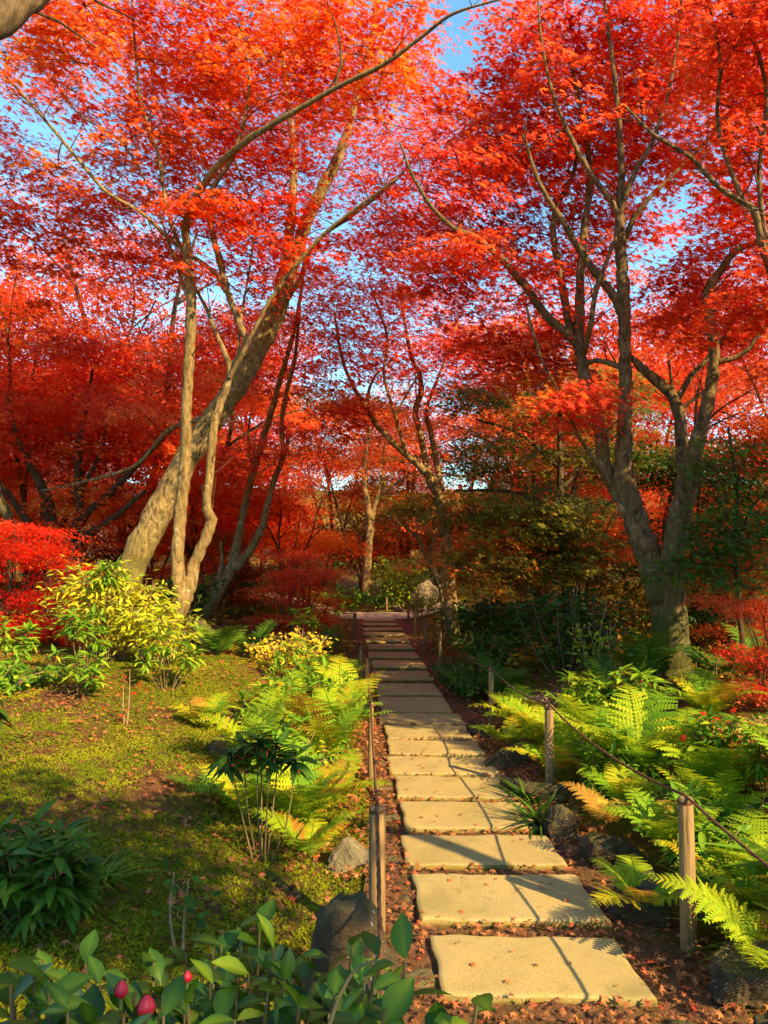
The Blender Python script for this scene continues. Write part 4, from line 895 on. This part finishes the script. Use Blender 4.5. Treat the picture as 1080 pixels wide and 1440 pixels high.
def ring(n, r, h, dh=.1):
    return [(r * math.sqrt(rng.random()) * math.cos(i * 2.4), r * math.sqrt((i + .5) / n) * math.sin(i * 2.4), h + rng.uniform(-dh, dh)) for i in range(n)]
whorl_plant('berry_bush', 'dark-leaved umbrella-shaped bush on two bare stems with red berries under its leaves', 'shrub', -.66, 4.3, [(-.12, .03, .62), (-.02, -.05, .66), (.08, .05, .6), (.17, 0, .55), (-.03, .1, .6), (-.18, -.05, .56), (.05, -.1, .57)], DEEP, .15, 18, 14, z=float(gz(-.66, 4.3)), elev=.0, group='berry bushes')
whorl_plant('berry_bush', 'round dark green glossy bush at the lower left edge above the camellia', 'shrub', -1.5, 3.4, ring(20, .24, .30, .09), DEEP, .13, 14, 3, elev=.15, group='berry bushes', tb=.85, levels=2)
whorl_plant('berry_bush', 'dark-leaved berry bush cut off by the left edge, halfway up the moss', 'shrub', -2.75, 5.2, ring(8, .2, .42, .1), DEEP, .14, 11, 8, elev=.0, group='berry bushes')
LB = [(-2.95, 7.6, 9, .3, .5, 'bright green red-berried plant in front of the yellow shrub'), (-3.5, 7.3, 9, .35, .42, 'lime berry plant left of the yellow shrub near the left edge'), (-2.1, 7.5, 9, .3, .42, 'lime berry plant right of the yellow shrub at the moss edge'),
      (-2.7, 6.9, 7, .25, .3, 'low lime berry plant at the front of the left plant bed'), (-4.1, 7.9, 8, .3, .5, 'green berry plant at the left edge below the red bush'), (-2.95, 8.3, 8, .22, .95, 'taller glossy green plant rising through the yellow shrub'),
      (-.62, 8.1, 9, .3, .5, 'leafy green plant behind the left path-side ferns'), (-.85, 7.2, 8, .28, .48, 'broad-leaved green plant left of the fern tips'), (-.95, 8.7, 8, .28, .5, 'green berry plant before the low red bush left of the path')]
for x, y, n, r, h, lab in LB: whorl_plant('berry_plant', lab, 'shrub', x, y, ring(n, r, h, .12), LIME, .13, 11, 4, elev=.25, group='lime berry plants', tb=.42, levels=2)
whorl_plant('berry_plant', 'lime plant with a red berry cluster on the right bank behind the rope', 'shrub', 2.05, 6.35, ring(6, .16, .62, .1), LIME, .14, 11, 5, elev=.3, group='lime berry plants', tb=.5, levels=2)
for x, y, n, r, h, tb_, lab in [(-.5, 7.35, 7, .2, .5, .4, 'upright green plant between the fern tips and the third left post'), (-.75, 5.35, 6, .16, .48, .3, 'upright green plant beside the bare twigs left of the path'), (-.95, 6.6, 8, .25, .42, .45, 'leafy green plant on the moss side of the left ferns'),
      (-.45, 9.6, 8, .22, .42, .35, 'leafy green plant by the stub post'), (1.75, 6.9, 7, .22, .5, .55, 'bright leafy plant before the withered flower heads'), (2.35, 4.75, 7, .2, .4, .4, 'leafy plant between the ferns at the right edge'), (1.55, 5.35, 6, .16, .42, .5, 'leafy plant rising right of the second right post'), (1.6, 4.1, 6, .15, .36, .35, 'leafy plant behind the nearest right post')]:
    whorl_plant('leafy_plant', lab, 'plant', x, y, ring(n, r, h, .1), LIME, .12, 11, 0, elev=.3, group='upright leafy plants', tb=tb_, levels=3)
whorl_plant('berry_plant', 'variegated plant with red tips beside the tall pale fern', 'shrub', 2.15, 5.15, ring(6, .14, .42, .08), LIME, .13, 10, 5, elev=.3, group='lime berry plants', tb=.35, levels=2)
m = MB(); c = np.array([2.15, 5.1, float(gz(2.15, 5.1)) + .42]); n = 13
p = c + rng.normal(size=(n, 3)) * [.13, .1, .06]; scatter(m, MAP7, p, rng.normal(size=(n, 3)) * .4 + [0, -.5, .8], rng.normal(size=(n, 3)), .048, .6)
for q in range(6): tube(m, [c - [0, 0, .42], c + rng.normal(size=3) * [.1, .08, .04]], [.003, .002], 4, t=.3)
thing('maple_seedling', m, CRIMSON, (2.15, 5.1, float(gz(2.15, 5.1))), 'tiny crimson maple seedling among the variegated leaves on the right bank', 'plant')
whorl_plant('green_bush', 'small bright green bush at the left of the path bend', 'shrub', -.95, 17.5, ring(16, .4, .75, .2), LIME, .16, 10, 0, elev=.2, group='green bushes', tb=.25, levels=2)
whorl_plant('green_bush', 'little green rosette plant standing above the low red leaves left of the path', 'shrub', -1.2, 11.3, ring(9, .22, .72, .1), LIME, .15, 10, 0, elev=.2, group='green bushes', tb=.35)
whorl_plant('green_bush', 'green bush right of the far posts by the boulder', 'shrub', .95, 20.3, ring(14, .4, .5, .15), LIME, .16, 10, 0, elev=.2, group='green bushes', tb=.4, levels=2)
whorl_plant('green_bush', 'dark clipped bush at the end of the path', 'shrub', -.35, 23.4, ring(22, .55, .5, .12), DEEP, .16, 10, 0, elev=.2, group='green bushes', tb=.5, levels=2)

def leafy(name, label, x, y, rx, ry, h, n, mat, size, proto=OVAL, tb=.5, nst=9, group='leafy shrubs', low=.15, cat='shrub', stem_mat=None, lean=(0, 0)):
    z = float(gz(x, y)); e = empty(name, (x, y, z), label, cat, group); sm, fm = MB(), MB()
    tips = []
    for i in range(nst):
        a = i * 2.4; rr = math.sqrt((i + .5) / nst); q = np.array([x + rx * rr * math.cos(a) + lean[0] * h, y + ry * rr * math.sin(a) + lean[1] * h, z + h * rng.uniform(.7, 1.0) * (1 - .25 * rr)])
        b = np.array([x + rx * rr * .35 * math.cos(a), y + ry * rr * .35 * math.sin(a), z - .03]); S = crom([b, (b + q) / 2 + rng.normal(size=3) * min(.04, rx * .15), q], 5)
        tube(sm, S, np.linspace(.009, .003, len(S)), 5); tips.append(S)
    for S in tips:
        k = max(1, n // nst); u = low + (1 - low) * rng.random(k) ** .7; i = np.clip((u * (len(S) - 1)).astype(int), 0, len(S) - 1); p = S[i]
        a = rng.random(k) * 6.28; o = np.stack([np.cos(a), np.sin(a), rng.normal(size=k) * .3], 1); ext = rng.random(k)[:, None] * .16 * (h + .4)
        scatter(fm, proto, p + o * ext, rng.normal(size=(k, 3)) * .45 + np.array([0, 0, .7]) + SUN * .35, o + np.array([0, 0, -.15]), size * rng.uniform(.6, 1.2, k), np.clip(tb + rng.normal() * .12 + rng.normal(size=k) * .18, 0, 1))
        for j in range(0, k, 6): tube(sm, [p[j], p[j] + o[j] * ext[j]], [.002, .0015], 3, cap=False)
    part('stems', sm, stem_mat or STEMTAN, e); part('foliage', fm, mat, e); return e
leafy('yellow_shrub', 'brilliant yellow-leaved shrub in front of the leaning trunk', -3.05, 8.5, .62, .42, 1.35, 2300, YELLOW, .095, LANCE, tb=.45, nst=17, low=.3)
leafy('yellow_shrub', 'lower yellow-green shrub at the foot of the slim forked maple', -2.45, 8.3, .45, .35, .85, 900, YELLOW, .10, LANCE, tb=.4, nst=11, low=.3)
leafy('yellow_shrub', 'thin yellow sapling plants left of the path-side ferns', -1.15, 9.4, .55, .5, .65, 900, YELLOW, .06, tb=.75, nst=18)
leafy('yellow_shrub', 'tall thin yellow twiggy plant in front of the twin-trunk base', 2.35, 8.4, .28, .22, 1.15, 320, YELLOW, .06, tb=.2, nst=5)
leafy('yellow_shrub', 'small orange-yellow plant at the foot of the twin trunks', 3.05, 7.3, .25, .2, .42, 130, YELLOW, .06, tb=.95, nst=6)
leafy('yellow_bush', 'rounded yellow-green bush behind the path end', .45, 24.4, 1.0, .7, 2.0, 2600, LIME, .11, tb=.6, nst=20)
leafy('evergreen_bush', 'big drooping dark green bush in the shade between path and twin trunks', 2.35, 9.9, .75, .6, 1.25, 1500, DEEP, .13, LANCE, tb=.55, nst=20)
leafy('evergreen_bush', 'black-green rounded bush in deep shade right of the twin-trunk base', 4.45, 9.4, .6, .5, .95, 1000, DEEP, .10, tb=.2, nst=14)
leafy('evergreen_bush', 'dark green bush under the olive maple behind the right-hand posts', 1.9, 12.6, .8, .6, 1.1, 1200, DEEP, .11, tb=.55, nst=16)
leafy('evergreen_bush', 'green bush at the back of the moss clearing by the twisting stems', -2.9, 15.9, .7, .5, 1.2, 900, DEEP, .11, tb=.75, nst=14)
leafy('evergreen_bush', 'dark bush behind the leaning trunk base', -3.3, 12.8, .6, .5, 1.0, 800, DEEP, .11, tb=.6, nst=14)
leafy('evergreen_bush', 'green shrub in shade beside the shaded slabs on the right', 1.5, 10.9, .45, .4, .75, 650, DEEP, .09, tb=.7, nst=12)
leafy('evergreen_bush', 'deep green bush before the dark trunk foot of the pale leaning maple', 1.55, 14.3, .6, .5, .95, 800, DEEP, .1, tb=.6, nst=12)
leafy('evergreen_bush', 'dark hedge-like bush far behind the path end at left', -2.6, 26.0, 1.6, .9, 1.7, 1800, DEEP, .14, tb=.3, nst=24)
leafy('evergreen_bush', 'dark bush far behind the boulder', 3.0, 25.5, 1.7, .9, 2.0, 1900, DEEP, .14, tb=.3, nst=24)
leafy('evergreen_bush', 'dark bush far beyond the right end of the wood', 7.5, 18.5, 1.8, .9, 1.9, 1900, DEEP, .14, tb=.3, nst=24)
leafy('evergreen_bush', 'dark bush behind the rust-red bushes at far left', -7.0, 17.0, 1.8, .9, 1.7, 1900, DEEP, .14, tb=.35, nst=24)
leafy('dry_flower_plant', 'withered pink-brown flower heads on thin stems behind the second right post', 1.62, 7.3, .26, .22, .55, 300, BROWNDRY, .045, OVAL, tb=.6, nst=9, low=.75, group='dry plants')
leafy('dry_flower_plant', 'bare thin twigs with a few yellow leaves left of the second left post', -.62, 5.5, .25, .2, .55, 60, YELLOW, .06, OVAL, tb=.8, nst=12, group='dry plants')
leafy('young_plant', 'thin young plant with sparse green leaves on the near moss', -.82, 3.2, .06, .06, .42, 26, DEEP, .06, OVAL, tb=.7, nst=2, group='young plants')
leafy('young_plant', 'single-stemmed red-tipped sprig on the sunlit moss', -2.05, 6.2, .05, .05, .5, 14, CRIMSON, .05, OVAL, tb=.6, nst=2, group='young plants')

leafy('low_shrub', 'tangle of small green leaves under the left path-side ferns', -.65, 6.1, .35, 1.0, .38, 1500, LIME, .06, tb=.4, nst=26, group='low leafy plants')
leafy('low_shrub', 'tangle of small yellow-green leaves left of the path before the dark post', -.75, 9.6, .45, 1.3, .42, 1500, LIME, .065, tb=.6, nst=26, group='low leafy plants')
leafy('low_shrub', 'mixed green leaves covering the right bank below the rope', 1.85, 4.3, .5, .9, .3, 1700, LIME, .055, tb=.45, nst=30, group='low leafy plants')
leafy('low_shrub', 'yellow-green leaves covering the right bank behind the second post', 1.95, 6.0, .6, .9, .32, 1700, LIME, .06, tb=.6, nst=30, group='low leafy plants')
leafy('low_shrub', 'dark low leaves along the path edge beyond the third right post', 1.0, 10.2, .3, 1.6, .35, 1300, DEEP, .07, tb=.75, nst=24, group='low leafy plants')
leafy('low_shrub', 'rust-coloured small-leaved plant at the right edge of the bank', 2.7, 5.2, .4, .5, .35, 800, RUSTFERN, .05, SMALL, tb=.7, nst=20, group='low leafy plants')
leafy('low_shrub', 'low green plants left of the dark post beside the shaded slabs', -1.2, 13.4, .5, 1.8, .45, 1400, LIME, .08, tb=.3, nst=24, group='low leafy plants')
leafy('low_shrub', 'low mixed leaves along the left edge bed below the berry plants', -3.6, 7.0, .8, .4, .3, 1200, LIME, .07, tb=.35, nst=24, group='low leafy plants')

def strap_clump(label, x, y, n, L, mat, tb, wide=1.0, name='grass_clump'):
    z = float(gz(x, y)); m = MB(); a = rng.random(n) * 6.28; el = rng.uniform(.5, 1.3, n)
    tip = np.stack([np.cos(a) * np.cos(el), np.sin(a) * np.cos(el), np.sin(el)], 1); nr = np.stack([-np.cos(a) * np.sin(el), -np.sin(a) * np.sin(el), np.cos(el)], 1)
    V, q = STRAP; V = V * [wide, 1, 1]
    scatter(m, (V, q), np.array([x, y, z]) + rng.normal(size=(n, 3)) * [.03, .03, 0], nr, tip, L * rng.uniform(.6, 1.15, n), np.clip(tb + rng.normal(size=n) * .2, 0, 1))
    return thing(name, m, mat, (x, y, z), label, 'grass', 'strappy grass clumps')
strap_clump('dark strappy grass clump beside the slabs under the rusty fern', .98, 4.95, 90, .30, DEEP, .7)
strap_clump('smaller dark strappy grass clump behind the first, by the edging rock', 1.0, 5.45, 70, .26, DEEP, .6)
strap_clump('broad-bladed lily-like plant at the right edge below the rope', 2.05, 3.75, 26, .5, LIME, .2, 2.2, 'lily_plant')
strap_clump('grass tuft at the foot of the nearest right post', 1.62, 3.35, 60, .38, LIME, .2)
strap_clump('thin yellowish grass tuft among the left path-side ferns', -.62, 5.25, 60, .34, YELLOW, .6)
strap_clump('low grass tuft on the moss behind the glossy round bush', -1.35, 3.75, 60, .22, LIME, .3)

# ------------------------------------------------------------------ camellia in the foreground
base = np.array([-.35, .95, -.03])
cam_e = empty('camellia_bush', base, 'glossy dark green camellia bush with red flower buds across the bottom left', 'shrub')
sm, fm = MB(), MB()
TIPS = [(15, 1385, .95), (60, 1350, 1.05), (95, 1420, .9), (140, 1385, 1.0), (190, 1395, .95), (215, 1350, 1.15), (262, 1340, 1.2), (265, 1415, .95), (300, 1330, 1.25), (335, 1305, 1.3), (350, 1370, 1.05), (385, 1335, 1.2), (420, 1415, .95), (440, 1365, 1.1), (470, 1400, .95), (505, 1365, 1.05), (495, 1330, 1.15), (530, 1345, 1.0), (540, 1420, .85), (672, 1400, .85), (620, 1440, .85), (30, 1435, .85), (180, 1440, .85), (330, 1435, .88), (120, 1355, 1.15), (365, 1310, 1.3), (460, 1345, 1.2), (570, 1350, .9), (400, 1380, 1.05), (300, 1385, 1.0), (45, 1400, 1.0), (230, 1430, .9), (500, 1440, .88)]
TIPS += [(a + rng.uniform(-45, 45), b + rng.uniform(12, 60), Y * rng.uniform(.9, 1.12)) for a, b, Y in TIPS if a < 560 for _ in range(2)]
for (a, b, Y) in TIPS:
    top = P(a, b, Y); dr = unit(top - base); start = base * .3 + np.array([top[0] * .8, top[1] * .95, top[2] - .55]) * .7
    start = top - np.array([dr[0] * .12 + rng.normal() * .05, .02 + rng.normal() * .04, .42])
    S = crom([base + rng.normal(size=3) * .03, start, top - [dr[0] * .04, 0, .12], top], 6)
    tube(sm, S, np.linspace(.006, .0018, len(S)), 6)
    n = rng.integers(8, 13); u = np.linspace(.0, .22, n); ph = rng.random() * 6 + np.arange(n) * 2.4
    p = top - (unit(S[-1] - S[-3]) * u[:, None]) * .8
    el = np.linspace(.5, -.4, n) + rng.normal(size=n) * .3
    tip = np.stack([np.cos(ph) * np.cos(el), np.sin(ph) * np.cos(el), np.sin(el)], 1)
    nr = np.stack([-np.cos(ph) * np.sin(el), -np.sin(ph) * np.sin(el), np.cos(el)], 1) + rng.normal(size=(n, 3)) * .25
    scatter(fm, CAML, p, nr, tip, rng.uniform(.036, .058, n), np.clip(.48 + rng.normal(size=n) * .2, 0, 1), RIB)
tube(sm, crom([P(462, 1445, .8), P(478, 1400, .82), P(500, 1364, .84), P(528, 1350, .86)], 4), np.linspace(.0024, .0016, 13), 6)
part('stems', sm, STEM, cam_e); part('foliage', fm, CAMELLIA, cam_e)
def bud(px, py, Y, r, open_=0):
    c = P(px, py, Y); m = MB()
    for k in range(7):                                           # overlapping wrapped petals
        a0 = k * 2.4; L = 7; U = 7
        s, q = np.meshgrid(np.linspace(0, 1, L), np.linspace(-1, 1, U)); rr = r * (1 - .04 * k) * np.sin(np.pi * (.08 + .9 * s) ** .8) ** .75
        an = a0 + q * 1.15 * (1 - .35 * s); z = (s * 2.1 - .9) * r * (1.08 - .03 * k)
        V = np.stack([rr * np.cos(an), rr * np.sin(an), z], -1).reshape(-1, 3) + c
        i = np.arange(U - 1)[:, None] * L + np.arange(L - 1)[None]; m.add(V, np.stack([i, i + L, i + L + 1, i + 1], -1).reshape(-1, 4))
    o = part('flower_bud', m, BUD, cam_e)
    m = MB(); n = 6; a = np.arange(n) * 1.05; tip = np.stack([np.cos(a) * .5, np.sin(a) * .5, np.full(n, .8)], 1); nr = np.stack([-np.cos(a), -np.sin(a), np.full(n, .5)], 1)
    scatter(m, OVAL, np.tile(c - [0, 0, r * .95], (n, 1)) + .35 * r * np.stack([np.cos(a), np.sin(a), a * 0], 1), nr * -1, tip, r * 1.0, .5)
    tube(m, [c - [0, 0, r * 3], c - [0, 0, r * .85]], [.002, .003], 6, t=.5); part('sepals', m, SEPAL, o)
for a in [(170, 1392, .93, .0085), (205, 1416, .88, .0105), (231, 1407, .93, .005), (38, 1362, 1.0, .006), (263, 1374, 1.0, .006)]: bud(*a)

# ------------------------------------------------------------------ garden house far behind the left edge
def box(m, a, b):
    a, b = np.array(a, float), np.array(b, float)
    V = np.array([[(a, b)[i][0], (a, b)[j][1], (a, b)[k][2]] for i in (0, 1) for j in (0, 1) for k in (0, 1)])
    m.add(V, np.array([(0, 1, 3, 2), (4, 6, 7, 5), (0, 4, 5, 1), (2, 3, 7, 6), (0, 2, 6, 4), (1, 5, 7, 3)]))
hx, hy = -15.5, 33.0; hz = float(gz(hx, hy))
h = empty('garden_house', (hx, hy, hz), 'pale plastered house glimpsed through the leaves at the left edge', 'house')
m = MB(); box(m, (hx - 4, hy - 2.5, hz - .5), (hx + 4, hy + 2.5, hz + 3.2)); part('wall', m, PLASTER, h, False)
m = MB(); V = np.array([[hx - 4.6, hy - 3.2, hz + 3.15], [hx + 4.6, hy - 3.2, hz + 3.15], [hx + 4.6, hy + 3.2, hz + 3.15], [hx - 4.6, hy + 3.2, hz + 3.15], [hx - 3.4, hy, hz + 5.0], [hx + 3.4, hy, hz + 5.0]])
m.add(V, np.array([(0, 1, 5, 4), (2, 3, 4, 5), (0, 3, 2, 1)])); m.add(V, np.array([(1, 2, 5), (3, 0, 4)])); part('roof', m, ROOFT, h, False)
for k in (-2.2, 0, 2.2):
    m = MB(); box(m, (hx + k - .7, hy - 2.56, hz + .9), (hx + k + .7, hy - 2.49, hz + 2.3)); o = part('window', m, DARKWOOD, h, False)
    m = MB(); box(m, (hx + k - .62, hy - 2.58, hz + .98), (hx + k + .62, hy - 2.55, hz + 2.22)); part('pane', m, GLASS, o, False)

# ------------------------------------------------------------------ fallen leaves, moss and undergrowth (nobody could count them)
def lay(n, xs, ys, keep=None):
    x = rng.uniform(*xs, n); y = rng.uniform(*ys, n)
    if keep is not None: k = keep(x, y); x, y = x[k], y[k]
    return x, y
def on_slab(x, y):
    s = np.zeros(len(x), bool)
    for a, b in edges: s |= (y > a) & (y < b)
    return s & (np.abs(x - xc(y)) < .42)
m = MB()
def litter(x, y, size, tb, spread=.3, lift=.008):
    z = np.where(on_slab(x, y), RISE(y) + np.where(y > 9.45, .022, .006), gz(x, y) + np.where(np.abs(x - xc(y)) < .7, .036, .02)) + rng.random(len(x)) * lift
    n = len(x); scatter(m, MAP5, np.stack([x, y, z], 1), np.array([0, 0, 1.]) + rng.normal(size=(n, 3)) * spread, rng.normal(size=(n, 3)), size * rng.uniform(.65, 1.2, n), np.clip(tb + rng.normal(size=n) * .25, 0, 1))
x, y = lay(17000, (-.8, 1.9), (2.0, 11), lambda x, y: (np.abs(x - xc(y)) < .8) & ~on_slab(x, y)); litter(x, y, .03, .42, .45, .03)
x, y = lay(5000, (-1.8, 1.9), (11, 22), lambda x, y: (np.abs(x - xc(y)) < .85) & ((np.abs(x - xc(y)) > .40) | (rng.random(len(x)) < .05))); k = y < 19.6; litter(x[k], y[k], .038, .4)
x, y = lay(420, (-.3, 1.3), (2.2, 12), on_slab); litter(x, y, .025, .6, .15)
x, y = lay(15000, (-5, .1), (1.6, 12), lambda x, y: (wob(x, y, 1.4, 3) + .35 * rng.normal(size=len(x)) > .0) & (x < xc(y) - .6)); litter(x, y, .034, .5)
x, y = lay(6000, (.9, 6), (2, 13), lambda x, y: x > xc(y) + .6); litter(x, y, .036, .45)
x, y = lay(9000, (-9, 10), (11, 26), lambda x, y: np.abs(x - xc(y)) > .9); litter(x, y, .05, .4)
tag(part('fallen_leaves', m, LITTER, None, False), 'fallen red and brown maple leaves strewn over path and moss', 'leaf litter', None, 'stuff')
m = MB()
x, y = lay(160000, (-5.2, .0), (1.6, 11), lambda x, y: (wob(x, y, 1.4, 3) + .3 * rng.normal(size=len(x)) < .2) & (x < xc(y) - .62) & (rng.random(len(x)) < np.clip(6 / y, .25, 1)))
n = len(x); a = rng.random(n) * 6.28
V = np.array([[-.2, 0, 0], [.2, 0, 0], [.13, .8, .15], [-.1, 1, .1]]); q = np.array([[0, 1, 2, 3]])
for k in range(3):
    a = rng.random(n) * 6.28; d = np.stack([np.cos(a) * .8, np.sin(a) * .8, rng.uniform(.5, 1.2, n)], 1)
    scatter(m, (V, q), np.stack([x, y, gz(x, y)], 1), np.stack([np.cos(a + 1.57), np.sin(a + 1.57), a * 0 + .3], 1) + rng.normal(size=(n, 3)) * .3, d, rng.uniform(.012, .027, n), np.clip(.5 + .28 * wob(x, y, 2.2, 5) + rng.normal(size=n) * .09, 0, 1))
tag(part('moss', m, MOSSM, None, False), 'tufty green and yellow moss carpet left of the path', 'moss', None, 'stuff')
m = MB()
x, y = lay(2600, (-11, 11), (9.5, 27), lambda x, y: (np.abs(x - xc(np.minimum(y, 21))) > 1.0) & ~((x > -2.6) & (x < -.6) & (y < 14)) & (np.abs(y - 21.6) > 1.5) & (wob(x, y, .7, 4) > -.25))
for px_, py_ in zip(x, y):
    n = 26; c = np.array([px_, py_, float(gz(px_, py_)) + .14]); o = rng.normal(size=(n, 3)) * [.2, .2, .11]
    scatter(m, SMALL, c + o, rng.normal(size=(n, 3)) * .5 + [0, 0, .8], rng.normal(size=(n, 3)), .11 * rng.uniform(.6, 1.2, n), np.clip(.45 + .3 * wob(px_, py_, .9) + rng.normal(size=n) * .2, 0, 1))
tag(part('undergrowth', m, OLIVE, None, False), 'low dark mixed undergrowth on the woodland floor', 'undergrowth', None, 'stuff')
